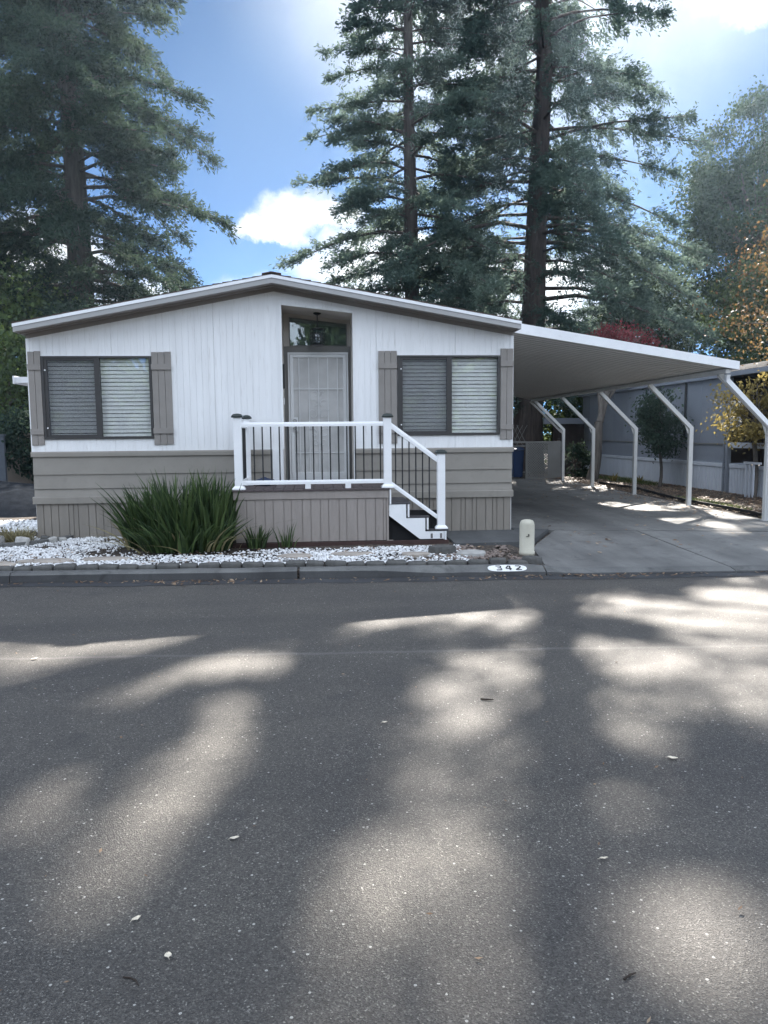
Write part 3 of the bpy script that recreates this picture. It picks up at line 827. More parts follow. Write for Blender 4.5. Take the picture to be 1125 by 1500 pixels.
# stairs descend to the right
TR = [(1.03, 1.30, .725), (1.285, 1.575, .525), (1.56, 1.85, .33)]
m_ = MB()
for x0, x1, z in TR: m_.box(x0-.03, x1+.012, PF+.005, -.20, z-.03, z)
tp = None
for k, (x0, x1, z) in enumerate(TR):
    q = MB(); q.box(x0-.012, x1+.014, PF+.004, -.20, z-.028, z); q.build('tread', M['tread'], por, bevel=.003)
rx = [1.015, 1.275, 1.55, 1.81]; rz = [PZ-.026, .724, .524, .329]; rb = [.70, .51, .33, .165]
for k in range(4):
    q = MB(); q.box(rx[k]-.001, rx[k]+.022, PF-.012, -.2, rb[k], rz[k]-.0285 if k else rz[k]); q.build('riser', M['white'], por, bevel=.002)
q = MB()
q.prism([(1.008,.694),(1.252,.694),(1.252,.494),(1.528,.494),(1.528,.299),(1.806,.299),(1.806,.19),(1.45,.19),(1.008,.535)], 'y', PF+.006, PF+.035)
q.build('stringer', M['white'], por, bevel=.002)
q = MB(); q.prism([(1.008,.694),(1.252,.694),(1.252,.494),(1.528,.494),(1.528,.299),(1.806,.299),(1.806,.19),(1.45,.19),(1.008,.535)], 'y', -.235, -.203)
q.build('stringer', M['white'], por, bevel=.002)
for x in (1.62, 1.755):
    q = MB(); q.box(x-.015, x+.015, PF+.002, PF+.0055, .20, .27); q.build('bracket', M['chrome'], por)
# near-black sheet added for the shade behind the stringer
q = MB(); q.box(1.008, 1.80, PF+.10, PF+.115, .162, .60); q.build('under_stair_shade', M['dark'], por)
# posts
PY = PF+.075
def post(x, y, z0, z1, hw=.055):
    p = MB(); p.box(x-hw, x+hw, y-hw, y+hw, z0, z1-.055)
    p_ = p.build('newel_post', M['white'], por, bevel=.005)
    b = MB(); b.prism([(-.085,z0),(.085,z0),(.085,z0+.022),(.064,z0+.05),(-.064,z0+.05),(-.085,z0+.022)], 'x', 0, .001)
    b = MB()
    h2, h3 = hw+.034, hw+.007
    for zz0, zz1, ha, hb in ((z0+.001, z0+.02, h2, h2), (z0+.02, z0+.05, h2, h3)):
        bb = len(b.v)
        b.v += [(x-ha,y-ha,zz0),(x+ha,y-ha,zz0),(x+ha,y+ha,zz0),(x-ha,y+ha,zz0),(x-hb,y-hb,zz1),(x+hb,y-hb,zz1),(x+hb,y+hb,zz1),(x-hb,y+hb,zz1)]
        for f in ((4,5,6,7),(0,1,5,4),(1,2,6,5),(2,3,7,6),(3,0,4,7)): b.f.append(tuple(bb+i for i in f)); b.m.append(0)
    b.build('post_base', M['white'], p_)
    c = MB(); zt = z1-.055
    prof = [(hw+.022,0),(hw+.024,.016),(hw+.012,.034),(hw-.006,.048),(.012,.056)]
    rings = []
    for r, z in prof:
        rings.append([c.vert(x+sx*r, y+sy*r, zt+z) for sx, sy in ((-1,-1),(1,-1),(1,1),(-1,1))])
    c.f.append(tuple(rings[0][::-1])); c.m.append(0)
    for r1, r2 in zip(rings, rings[1:]):
        for i in range(4): c.f.append((r1[i], r1[(i+1)%4], r2[(i+1)%4], r2[i])); c.m.append(0)
    c.f.append(tuple(rings[-1])); c.m.append(0)
    c.build('post_cap', M['cap'], p_)
XL, XR, XS = -1.105, .995, 1.765
post(XL, PY, PZ+.001, 2.0); post(XR, PY, PZ+.001, 1.99); post(XS, PY, .331, 1.47); post(XL+.045, -.12, PZ+.001, 2.0, .048)
def rail_x(x0, z0, x1, z1, h, wd, name):
    q = MB()
    def sec(x, z): return [q.vert(x, PY+a, z+b) for a, b in ((-wd,0),(wd,0),(wd,h*.55),(wd*.72,h),(-wd*.72,h),(-wd,h*.55))]
    A = sec(x0, z0); B = sec(x1, z1)
    for i in range(6): q.f.append((A[i], B[i], B[(i+1)%6], A[(i+1)%6])); q.m.append(0)
    q.f.append(tuple(A)); q.m.append(0); q.f.append(tuple(B[::-1])); q.m.append(0)
    return q.build(name, M['white'], por)
hw = .055
rail_x(XL+hw-.002, 1.815, XR-hw+.002, 1.815, .062, .036, 'top_rail')
rail_x(XL+hw-.002, 1.003, XR-hw+.002, 1.003, .058, .028, 'bottom_rail')
rail_x(XR+hw-.002, 1.775, XS-hw+.002, 1.285, .085, .036, 'top_rail')
rail_x(XR+hw-.002, .955, XS-hw+.002, .465, .07, .028, 'bottom_rail')
bal = None
x = XL+hw+.085
n = 16
for i in range(n):
    x = XL+hw+.165+(XR-XL-2*hw-.21)*i/(n-1)
    q = MB(); q.tube([(x,PY,1.055),(x,PY,1.82)], .0098, 8, False); q.build('baluster', M['black'], por)
for i in range(6):
    x = XR+hw+.062+i*.097; zt = 1.775-.49*(x-XR-hw)/(XS-XR-2*hw); zb = .955+.06-.49*(x-XR-hw)/(XS-XR-2*hw)
    q = MB(); q.tube([(x,PY,zb),(x,PY,zt+.01)], .0098, 8, False); q.build('baluster', M['black'], por)
# left return railing
q = MB(); q.box(XL-.0, XL+.056, PY+hw, -.17, 1.80, 1.862); q.build('top_rail', M['white'], por, bevel=.006)
q = MB(); q.box(XL+.005, XL+.05, PY+hw, -.17, 1.003, 1.06); q.build('bottom_rail', M['white'], por, bevel=.006)
for i in range(7):
    y = PY+hw+.09+i*.105; q = MB(); q.tube([(XL+.028,y,1.05),(XL+.028,y,1.81)], .0098, 8, False); q.build('baluster', M['black'], por)
for x in (-.14, .43):
    q = MB(); q.box(x-.04, x+.04, PY-.026, PY+.026, PZ+.001, 1.003); q.build('rail_block', M['white'], por, bevel=.003)
# small blue bundle lying on the deck
m_ = MB(); rr = random.Random(2)
pts = []
for i in range(7):
    for j_ in range(10):
        a = 2*math.pi*j_/10; t = i/6
        r = .16*math.sin(math.pi*min(.98, t*.9+.1))*rr.uniform(.75,1.2)
        pts.append((-.80+r*1.3*math.cos(a)*.9, -.30+r*.7*math.sin(a), PZ+.002+.13*t*rr.uniform(.85,1.1)))
b = len(m_.v); m_.v += pts
for i in range(6):
    for j_ in range(10):
        k = (j_+1) % 10; m_.f.append((i*10+j_, i*10+k, (i+1)*10+k, (i+1)*10+j_)); m_.m.append(0)
m_.f.append(tuple(range(60,70))); m_.m.append(0)
tag(m_.build('cloth_bundle', M['bluecloth'], smooth=True, loc=(-.8,-.3,PZ)), 'small dark blue cloth bundle lying at the left end of the porch deck', 'cloth')

# ------------------------------------------------------------------ carport
cp = thing('carport', (5.2, 6, .13), 'white metal carport with a sloping ribbed roof and bent posts along the driveway', 'carport')
CX0, CX1, CY0, CY1 = 3.115, 6.985, .36, 12.25
def ct(x): return 3.476 - .1624*(x-3.07)
m_ = MB(); y = CY0+.03
while y < CY1-.02:                        # roof pans run from the house to the gutter
    y1 = min(y+.20, CY1)
    prof = [(y, .0), (y+.012, .0), (y+.018, .035), (y+.04, .035), (y+.046, .0), (y1, .0)]
    for (ya, ha), (yb, hb) in zip(prof, prof[1:]):
        if yb > y1: yb = y1
        if ya >= y1: continue
        m_.face([(CX0,ya,ct(CX0)-.13+ha),(CX1-.12,ya,ct(CX1-.12)-.13+ha),(CX1-.12,yb,ct(CX1-.12)-.13+hb),(CX0,yb,ct(CX0)-.13+hb)], 0 if ha == hb == 0 else 1)  # rib shading put into the colour: ribs darker than the flats
    y = y1
m_.face([(CX0,CY0,ct(CX0)-.045),(CX0,CY1,ct(CX0)-.045),(CX1-.06,CY1,ct(CX1)-.045),(CX1-.06,CY0,ct(CX1)-.045)])
cr = m_.build('roof_panel', [M['carport'], M['ribshade']], cp)
m_ = MB()
for y0, y1 in ((CY0-.01, CY0+.028), (CY1, CY1+.03)):
    m_ = MB(); m_.prism([(CX0, ct(CX0)), (CX1, ct(CX1)), (CX1, ct(CX1)-.135), (CX0, ct(CX0)-.16)], 'y', y0, y1); m_.build('fascia', M['carwhite'], cp)
m_ = MB(); m_.box(CX1-.085, CX1+.004, CY0+.029, CY1-.001, ct(CX1)-.135, ct(CX1)-.005); m_.build('gutter', M['carwhite'], cp)
m_ = MB(); m_.box(6.79, 6.87, CY0+.06, CY1-.03, 2.655, ct(6.87)-.135); m_.build('beam', M['post'], cp)
for k, y in enumerate((.7, 3.5, 6.3, 9.2, 11.85)):
    m_ = MB(); r_ = .058
    m_.tube([(7.755,y,.10),(7.755,y,1.76),(6.83,y,2.655)], r_, 4, True, sq=True)
    p_ = m_.build('post', M['post'], cp)
    m_ = MB(); m_.prism([(7.70,1.62),(7.70,1.74),(7.62,1.83)], 'y', y-.012, y+.012); m_.build('gusset', M['post'], p_)
    m_ = MB(); m_.box(7.69,7.82,y-.065,y+.065,.10,.142); m_.build('base_plate', M['post'], p_)
    if k == 4:
        m_ = MB(); m_.tube([(7.70,y+.05,1.68),(6.75,y+.25,2.66)], .04, 4, True, sq=True); m_.build('brace', M['post'], p_)
m_ = MB(); m_.tube([(6.93,.62,2.64),(6.925,.62,2.545),(7.79,.62,1.70),(7.80,.62,.14),(7.83,.50,.11)], .05, 4, True, sq=True); m_.build('downspout', M['carwhite'], cp)

# ------------------------------------------------------------------ utility pedestal
pd = thing('utility_pedestal', (2.74, -2.12, .10), 'beige round topped utility pedestal standing at the corner of the driveway', 'utility box')
m_ = MB(); m_.lathe(2.74, -2.12, [(.105,.09),(.105,.14),(.098,.145),(.098,.49),(.092,.525),(.075,.55),(.04,.562),(.005,.565)], 24); m_.build('cover', M['pedestal'], pd, smooth=True)
m_ = MB(); m_.tube([(2.735,-2.21,.37),(2.735,-2.228,.37)], .011, 8); m_.build('lock', M['black'], pd)
m_ = MB(); m_.box(2.70,2.745,-2.222,-2.2165,.345,.352); m_.build('hasp', M['black'], pd)

# ------------------------------------------------------------------ painted number on the kerb
def kerb_pt(x, u):                         # u 0..1 up the sloped kerb face
    P = kerb_profile(x); a, b = P[2], P[3]
    d = a[0]+(b[0]-a[0])*u; z = a[1]+(b[1]-a[1])*u
    return Vector((x, ky(x)+d-.0018, z+.0042))
def kerb_patch(mb, poly):
    mb.face([tuple(kerb_pt(x, u)) for x, u in poly])
NX0, NX1 = 2.015, 2.485
kn = thing('kerb_number', (2.25, ky(2.25)+.08, .08), 'white oval with black stencilled house number painted on the kerb', 'house number')
mb = MB(); n = 28; ring = []
for i in range(n):
    a = 2*math.pi*i/n; c_, s_ = math.cos(a), math.sin(a)
    ring.append((2.25+.235*math.copysign(abs(c_)**.6, c_), .5+.47*math.copysign(abs(s_)**.75, s_)))
for i in range(n):
    a, b = ring[i], ring[(i+1) % n]
    mb.face([tuple(kerb_pt(2.25,.5)), tuple(kerb_pt(*a)), tuple(kerb_pt(*b))])
mb.build('paint_patch', M['paint'], kn)
def strokes(ch, x0, w_, u0, h):
    S = {'3': [((0,.95),(.75,.95),.20),((.8,.95),(.8,.58),.24),((.25,.5),(.75,.5),.18),((.85,.42),(.85,.05),.24),((0,.05),(.75,.05),.20)],
         '4': [((.7,1),(.7,0),.28),((.05,.32),(1,.32),.18),((.0,.38),(.5,1.0),.20)],
         '2': [((.05,.92),(.75,.92),.20),((.85,.92),(.85,.6),.24),((.8,.55),(.1,.12),.26),((0,.06),(1,.06),.20)]}[ch]
    mb = MB()
    for (a, b), (c, d), wd in S:
        vx, vu = (c-a)*w_, (d-b)*h*.13; L = math.hypot(vx, vu) or 1
        nx, nu = -vu/L*wd*w_*.5, vx/L*wd*w_*.5
        q = [(x0+a*w_+nx, u0+b*h+nu/.13), (x0+a*w_-nx, u0+b*h-nu/.13), (x0+c*w_-nx, u0+d*h-nu/.13), (x0+c*w_+nx, u0+d*h+nu/.13)]
        mb.face([tuple(kerb_pt(x, u)+Vector((0,-.0018,.0035))) for x, u in q])
    o = mb.build('digit', M['ink'], kn); o['label'] = 'black stencilled digit ' + ch
    return o
for ch, x0 in (('3',2.115),('4',2.232),('2',2.348)): strokes(ch, x0, .072, .2, .62)

# ------------------------------------------------------------------ cobble edging along the kerb
def cobble(rr, L, wd, h):
    """one worn block: subdivided box, bulged and jittered"""
    n = 4; vs = {}; mb = MB()
    def P(i, j, k):
        key = (i,j,k)
        if key not in vs:
            x, y, z = i/n*2-1, j/n*2-1, k/n*2-1
            q = (abs(x)**7+abs(y)**7+abs(z)**7)**(1/7); s_ = 1/max(q, 1)
            vs[key] = mb.vert(x*s_*L/2*(1+rr.uniform(-.03,.03)), y*s_*wd/2*(1+rr.uniform(-.05,.05)), z*s_*h/2*(1+rr.uniform(-.07,.07)))
        return vs[key]
    for a in range(n):
        for b in range(n):
            for f in ([(a,b,0),(a,b+1,0),(a+1,b+1,0),(a+1,b,0)], [(a,b,n),(a+1,b,n),(a+1,b+1,n),(a,b+1,n)],
                      [(a,0,b),(a+1,0,b),(a+1,0,b+1),(a,0,b+1)], [(a,n,b),(a,n,b+1),(a+1,n,b+1),(a+1,n,b)],
                      [(0,a,b),(0,a,b+1),(0,a+1,b+1),(0,a+1,b)], [(n,a,b),(n,a+1,b),(n,a+1,b+1),(n,a,b+1)]):
                mb.f.append(tuple(P(*p) for p in f)); mb.m.append(0)
    return mb
rr = random.Random(21)
x = -5.6
while x < 2.45:
    L = rr.uniform(.205, .265)
    mb = cobble(rr, L, .15, .10)
    o = mb.build('edging_stone', M['stone'], smooth=True)
    o.location = (x+L/2, ky(x+L/2)+.305+rr.uniform(-.02,.016), .112+rr.uniform(-.018,.012))
    o.rotation_euler = (rr.uniform(-.12,.08), rr.uniform(-.05,.05), -.054+rr.uniform(-.09,.09))
    tag(o, 'worn grey cobble in the row of edging stones behind the kerb', 'edging stone', 'edging stones along the kerb')
    x += L+.012
mb = cobble(rr, .24, .16, .14); o = mb.build('edging_stone', M['stone'], smooth=True)
o.location = (2.62, ky(2.6)+.34, .115); o.rotation_euler = (0,.1,.5)
tag(o, 'last edging stone, turned askew against the driveway corner below the beige pedestal', 'edging stone', 'edging stones along the kerb')

# ------------------------------------------------------------------ white gravel
def pebbles(n, keep, size, seed, name, mat, squash=.6):
    rg = np.random.default_rng(seed)
    base = np.array([(1,0,0),(-1,0,0),(0,1,0),(0,-1,0),(0,0,1),(0,0,-1)], float)
    # octahedron with split edges -> rounded 18-vertex pebble
    fs = [(0,2,4),(2,1,4),(1,3,4),(3,0,4),(2,0,5),(1,2,5),(3,1,5),(0,3,5)]
    vv = list(map(tuple, base)); cache = {}; F = []
    def mid(a, b):
        k = (min(a,b), max(a,b))
        if k not in cache:
            m__ = (np.array(vv[a])+np.array(vv[b]))/2; vv.append(tuple(m__/np.linalg.norm(m__))); cache[k] = len(vv)-1
        return cache[k]
    for a, b, c in fs:
        ab, bc, ca = mid(a,b), mid(b,c), mid(c,a); F += [(a,ab,ca),(ab,b,bc),(ca,bc,c),(ab,bc,ca)]
    V = np.array(vv); F = np.array(F)
    pos = keep(rg, n)
    n = len(pos)
    sc_ = rg.choice([.6,.8,1.,1.25,1.7], (n,1,1), p=[.2,.25,.3,.18,.07])*rg.uniform(.8, 1.2, (n,1,1))*size*np.stack([rg.uniform(.8,1.5,n), rg.uniform(.7,1.1,n), rg.uniform(.45,.75,n)*squash/.6], 1)[:,None,:]
    P = V[None]*sc_*(1+rg.uniform(-.14,.14,(n,len(V),1)))
    a = rg.uniform(0, 6.283, n); b = rg.normal(0, .3, n)
    ca, sa = np.cos(a)[:,None], np.sin(a)[:,None]
    X = P[...,0]; Y = P[...,1]; Z = P[...,2]
    cb, sb = np.cos(b)[:,None], np.sin(b)[:,None]
    X, Z = X*cb-Z*sb, X*sb+Z*cb
    X, Y = X*ca-Y*sa, X*sa+Y*ca
    P = np.stack([X,Y,Z], -1)+pos[:,None,:]
    FF = (F[None]+(np.arange(n)*len(V))[:,None,None]).reshape(-1,3)
    return np_mesh(name, P.reshape(-1,3), FF, mat, smooth=True)
def bed(rg, n):
    x = rg.uniform(-6.2, 1.95, n); d = rg.uniform(.40, 2.9, n); y = -2.98-.054*x+d
    den = np.ones(n)
    # bare dark soil round the strappy clump and thin patches
    c = ((x+1.75)/1.45)**2+((y+1.25)/.62)**2
    den *= np.clip(c-.42, .04, 1)
    nz = np.sin(x*3.1+1)*np.sin(y*5.3+x)+.5*np.sin(x*7.7)*np.sin(y*11+2)
    den *= np.clip(.8+.55*nz, .17, 1)
    den[(x > -1.3) & (y > -1.45)] *= .0
    den[(x > -1.0)] *= .92
    ok = (y < -.03) | (x < HX0-.05)
    ok &= (y < -.3) | (x > HX0-2.5)
    k = (rg.uniform(0,1,n) < den) & ok
    x, y = x[k], y[k]
    z = np.array([lot_z(a, b) for a, b in zip(x, y)])-.004+rg.uniform(0,.016,len(x))
    return np.stack([x,y,z], 1)
tag(pebbles(34000, bed, .0125, 3, 'white_gravel', M['pebble']), 'bed of loose white pebbles between the home and the kerb edging', 'gravel', kind='stuff')
def far_bed(rg, n):
    x = rg.uniform(-7.5, -4.35, n); y = rg.uniform(.9, 2.7, n)
    return np.stack([x, y, np.full(n, .155)], 1)
tag(pebbles(1500, far_bed, .03, 5, 'pale_gravel', M['pebble']), 'patch of pale pebbles beside the left side of the home', 'gravel', kind='stuff')
def red_bed(rg, n):
    x = rg.uniform(1.5, 2.55, n); y = rg.uniform(-2.62, -1.55, n)
    k = rg.uniform(0,1,n) < np.clip(.4+.6*np.sin(x*9)*np.sin(y*8), .05, 1); x, y = x[k], y[k]
    return np.stack([x, y, np.array([lot_z(a,b) for a,b in zip(x,y)])+rg.uniform(-.01,.012,len(x))], 1)
M['redpeb'] = pmat('brown_pebble', (.19,.15,.13), .8, .5, 22.)
tag(pebbles(750, red_bed, .023, 8, 'brown_gravel', M['redpeb']), 'patch of brown and grey gravel beside the beige pedestal', 'gravel', kind='stuff')

# stepping stones, garden rocks
def slab_stone(cx, cy, rx_, ry_, h, seed, name, mat, label, cat, group, z=None):
    rr = random.Random(seed); n = 11; mb = MB(); z0 = (lot_z(cx, cy) if z is None else z)-.02
    ring = [(rx_*math.cos(2*math.pi*i/n)*rr.uniform(.8,1.12), ry_*math.sin(2*math.pi*i/n)*rr.uniform(.8,1.12)) for i in range(n)]
    R = []
    for s_, z in ((1.0,0),(1.0,h*.75),(.93,h),):
        R.append([mb.vert(cx+a*s_, cy+b*s_, z0+z+rr.uniform(-.003,.003)) for a, b in ring])
    for r1, r2 in zip(R, R[1:]):
        for i in range(n): mb.f.append((r1[i], r1[(i+1)%n], r2[(i+1)%n], r2[i])); mb.m.append(0)
    mb.f.append(tuple(R[-1])); mb.m.append(0)
    return tag(mb.build(name, mat, loc=(cx,cy,z0)), label, cat, group)
for i, (cx, cy, a, b, lab) in enumerate((
        (-4.15,-2.15,.42,.20,'tan flagstone in the white gravel at the left edge, close to the kerb'),
        (-3.45,-2.0,.36,.15,'tan flagstone in the white gravel, second from the left'),
        (-2.75,-1.95,.34,.14,'tan flagstone in the white gravel left of the strappy green clump'),
        (-.3,-2.05,.26,.14,'grey flagstone in the gravel in front of the small leafy tufts'),
        (.45,-2.0,.28,.13,'grey flagstone in the gravel below the middle of the porch'),
        (1.25,-2.1,.22,.12,'grey flagstone in the gravel below the porch stairs'))):
    slab_stone(cx, cy, a, b, .05, 40+i, 'stepping_stone', M['flag'], lab, 'stepping stone', 'flagstones in the gravel')
slab_stone(1.98,-2.2,.2,.16,.07, 61, 'flat_rock', M['rock'], 'flat grey slab of rock in the gravel beside the beige pedestal', 'rock', 'garden rocks')
slab_stone(1.62,-2.05,.17,.13,.12, 62, 'dark_rock', M['stone'], 'dark rough rock in the gravel right of the stairs', 'rock', 'garden rocks')
rocks = [(-4.62,-.62,.11,.09,'pale round rock at the left edge of the rockery in front of the dry tuft'),(-4.25,-.62,.09,.075,'pale round rock in front of the dry tuft, next to the skirting'),
         (-4.02,-.32,.07,.055,'dark blue grey rock against the corner of the skirting'),(-3.9,-.4,.055,.05,'small pale rock right of the dark one at the skirting corner'),
         (-3.78,-.34,.05,.04,'smallest pale rock in the white gravel by the skirting'),(-4.85,-.3,.12,.08,'pale rock behind the dry tuft')]
rr = random.Random(9)
for i, (x, y, a, h, lab) in enumerate(rocks):
    mb = cobble(rr, a*2.2, a*1.7, h*2); o = mb.build('garden_rock', M['stone'] if i == 2 else M['rock'], smooth=True)
    o.location = (x, y, .155+h*.55); o.rotation_euler = (rr.uniform(-.2,.2), rr.uniform(-.2,.2), rr.uniform(0,3)); tag(o, lab, 'rock', 'garden rocks')
# low concrete ring edging of the left rockery
mb = MB(); cxr, cyr = -4.9, .2
pr = []
for i in range(25):
    a = math.pi*(1.0+i/24); pr.append((cxr+1.35*math.cos(a)*.85, cyr+1.05*math.sin(a)))
for i in range(24):
    (x0,y0),(x1,y1) = pr[i], pr[i+1]
    nx, ny = (y1-y0), -(x1-x0); L = math.hypot(nx, ny); nx, ny = nx/L*.05, ny/L*.05
    b = len(mb.v)
    mb.v += [(x0+nx,y0+ny,.12),(x1+nx,y1+ny,.12),(x1-nx,y1-ny,.12),(x0-nx,y0-ny,.12),(x0+nx,y0+ny,.205),(x1+nx,y1+ny,.205),(x1-nx,y1-ny,.205),(x0-nx,y0-ny,.205)]
    for q in ((0,3,2,1),(4,5,6,7),(0,1,5,4),(1,2,6,5),(2,3,7,6),(3,0,4,7)): mb.f.append(tuple(b+i_ for i_ in q)); mb.m.append(0)
tag(mb.build('rockery_edging', M['kerb'], loc=(cxr,cyr,.12)), 'curved grey concrete edging round the rockery left of the home', 'edging')

# ------------------------------------------------------------------ blade plants
M['drytuft'] = leafmat('dry_tuft', (.12,.10,.05), (.23,.20,.10), (.38,.34,.2), .3, 4.)
def blades(n, cx, cy, rx_, ry_, hmin, hmax, wd, lean, seed, segs=6, z=.15, droop=.35):
    rg = np.random.default_rng(seed)
    a = rg.uniform(0, 6.283, n); r = np.sqrt(rg.uniform(0, 1, n))
    bx = cx+rx_*r*np.cos(a); by = cy+ry_*r*np.sin(a)
    h = rg.uniform(hmin, hmax, n)*(1-.22*r**2)
    ang = a+rg.normal(0, .5, n); ln = lean*(.25+r)*rg.uniform(.4, 1.4, n)
    wdir = rg.uniform(0, 6.283, n)
    t = np.linspace(0, 1, segs+1)[None]
    hor = (ln*h)[:,None]*(t*.45+t**2.2*(.55+droop*rg.uniform(0,1.2,n)[:,None]))
    px = bx[:,None]+hor*np.cos(ang)[:,None]; py = by[:,None]+hor*np.sin(ang)[:,None]
    pz = z+h[:,None]*(t-droop*.45*rg.uniform(0,1,n)[:,None]**2*t**3)
    w_ = wd*rg.uniform(.7,1.3,n)[:,None]*np.clip(1.02-t**3, .06, 1)*.5
    dx, dy = np.cos(wdir)[:,None]*w_, np.sin(wdir)[:,None]*w_
    A = np.stack([px-dx, py-dy, pz], -1); B = np.stack([px+dx, py+dy, pz], -1)
    V = np.stack([A, B], 2).reshape(n, -1, 3)
    k = np.arange(segs)*2
    f = np.stack([k, k+1, k+3, k+2], -1)
    F = (f[None]+(np.arange(n)*(segs+1)*2)[:,None,None]).reshape(-1, 4)
    return V.reshape(-1,3), F, np.repeat(rg.uniform(0,1,n), segs)
def plant(name, label, cat, group, mat, parts, loc):
    Vs, Fs, Ts, b = [], [], [], 0
    for p in parts:
        V, F, T = blades(**p); Vs.append(V); Fs.append(F+b); Ts.append(T); b += len(V)
    return tag(np_mesh(name, np.concatenate(Vs), np.concatenate(Fs), mat, tint=np.concatenate(Ts), loc=loc), label, cat, group)
plant('strap_leaf_plant', 'large dense clump of dark green strappy leaves in front of the left skirting', 'plant', 'strappy plants by the porch', M['strap'],
      [dict(n=290, cx=-2.36, cy=-.95, rx_=.34, ry_=.32, hmin=.45, hmax=1.0, wd=.04, lean=.45, seed=1),
       dict(n=390, cx=-1.93, cy=-1.1, rx_=.42, ry_=.42, hmin=.55, hmax=1.17, wd=.041, lean=.28, seed=2),
       dict(n=370, cx=-1.48, cy=-1.15, rx_=.26, ry_=.42, hmin=.55, hmax=1.17, wd=.041, lean=.17, seed=3),
       dict(n=190, cx=-1.8, cy=-1.5, rx_=.55, ry_=.22, hmin=.3, hmax=.6, wd=.042, lean=.55, seed=4, droop=.7)], (-1.9,-1.1,.15))
v_, f_, t_ = blades(n=46, cx=-1.85, cy=-1.35, rx_=.85, ry_=.42, hmin=.25, hmax=.62, wd=.03, lean=1.1, seed=66, droop=1.2)
np_mesh('dead_leaf', v_, f_, M['drytuft'], [o for o in bpy.data.objects if o.name == 'strap_leaf_plant'][0], tint=t_)
plant('strap_leaf_tuft', 'small tuft of green strappy leaves touching the porch corner', 'plant', 'strappy plants by the porch', M['strap'],
      [dict(n=60, cx=-.86, cy=-1.38, rx_=.13, ry_=.1, hmin=.2, hmax=.38, wd=.024, lean=.35, seed=6)], (-.86,-1.38,.15))
plant('strap_leaf_tuft', 'sparsest green strappy tuft, alone in front of the porch skirt', 'plant', 'strappy plants by the porch', M['strap'],
      [dict(n=30, cx=-.45, cy=-1.36, rx_=.12, ry_=.08, hmin=.16, hmax=.40, wd=.02, lean=.3, seed=7)], (-.45,-1.36,.15))
plant('dry_tuft', 'low olive brown feathery tuft between pale rocks at the left corner of the home', 'plant', None, M['drytuft'],
      [dict(n=420, cx=-4.48, cy=-.3, rx_=.26, ry_=.2, hmin=.12, hmax=.3, wd=.012, lean=.7, seed=8)], (-4.48,-.3,.15))

# ------------------------------------------------------------------ trees
# gaps in the upper crowns let sun through to these patches of road / driveway: (x, y, ux, uy, vx, vy, strength)
GAPS = np.array([
(-2.26,-5.68,0.78,0.07,0.10,-0.29,1.00),(-1.99,-5.51,0.48,0.08,0.07,-0.22,0.90),(-2.34,-6.05,0.28,0.06,0.10,-0.26,0.70),(-0.70,-6.41,0.43,0.28,0.04,-0.23,1.00),
(-1.05,-6.68,0.27,0.24,0.05,-0.18,0.80),(-0.53,-7.71,0.10,0.28,0.12,-0.28,0.90),(-0.66,-8.33,0.13,-0.20,-0.10,-0.47,1.00),(-0.78,-8.80,0.11,-0.15,-0.09,-0.35,1.00),
(-0.89,-9.09,0.10,-0.11,-0.04,-0.21,0.60),(-1.29,-8.51,0.22,0.07,0.11,-0.27,0.90),(-1.32,-8.74,0.15,-0.02,0.09,-0.23,0.40),(1.60,-5.03,0.75,0.02,-0.05,-0.21,1.00),
(1.36,-5.58,0.41,-0.05,-0.05,-0.23,0.50),(1.93,-6.40,0.57,-0.14,-0.12,-0.35,1.00),(1.48,-6.49,0.30,-0.04,-0.05,-0.20,0.80),(1.02,-7.19,0.31,-0.12,-0.10,-0.41,0.90),
(0.70,-7.52,0.21,-0.02,-0.05,-0.34,0.50),(0.72,-8.29,0.31,-0.03,-0.06,-0.31,0.55),(0.56,-8.70,0.14,-0.01,-0.05,-0.28,1.00),(0.41,-8.97,0.20,-0.02,-0.04,-0.32,0.65),
(0.21,-9.37,0.14,-0.08,-0.09,-0.35,0.60),(0.60,-9.41,0.15,0.01,-0.06,-0.32,0.50),(0.35,-9.71,0.26,-0.03,-0.04,-0.25,0.50),(0.56,-9.76,0.15,-0.01,-0.05,-0.18,0.60),
(3.61,-4.88,0.78,-0.04,-0.20,-0.40,1.00),(4.10,-5.00,0.39,-0.05,-0.32,-0.55,1.00),(3.18,-4.58,0.20,-0.03,-0.13,-0.30,0.70),(3.27,-5.92,0.29,-0.34,-0.21,-0.37,0.90),
(2.28,-7.06,0.24,-0.20,-0.28,-0.55,0.65),(2.87,-7.13,-0.04,-0.50,-0.36,-0.44,0.90),(2.65,-7.74,0.12,-0.01,-0.19,-0.32,0.60),(1.75,-7.96,0.20,0.06,-0.20,-0.57,0.55),
(1.58,-8.53,0.14,0.01,-0.14,-0.35,0.40),(1.39,-9.53,0.19,-0.02,-0.12,-0.22,0.80),(1.16,-9.79,0.22,-0.02,-0.12,-0.24,1.00),(1.39,-9.75,0.13,-0.01,-0.19,-0.32,1.00),
(1.14,-9.47,0.12,-0.01,-0.08,-0.19,0.55),(0.33,-5.45,0.23,0.05,-0.01,-0.23,0.50),(5.10,-1.25,-0.40,-1.25,-0.27,-0.43,1.00),(6.48,-0.25,-0.06,-0.91,-0.28,-0.47,0.70),
(6.55,3.41,0.38,-0.65,-0.30,-0.69,1.00),(6.28,0.73,0.34,-0.06,-0.19,-0.38,0.60),(7.65,8.26,0.44,-0.09,-0.27,-0.71,0.80),(8.20,12.81,0.32,-0.08,-0.35,-1.06,0.80),
(7.51,1.64,0.06,-0.85,-0.31,-0.54,1.00)])
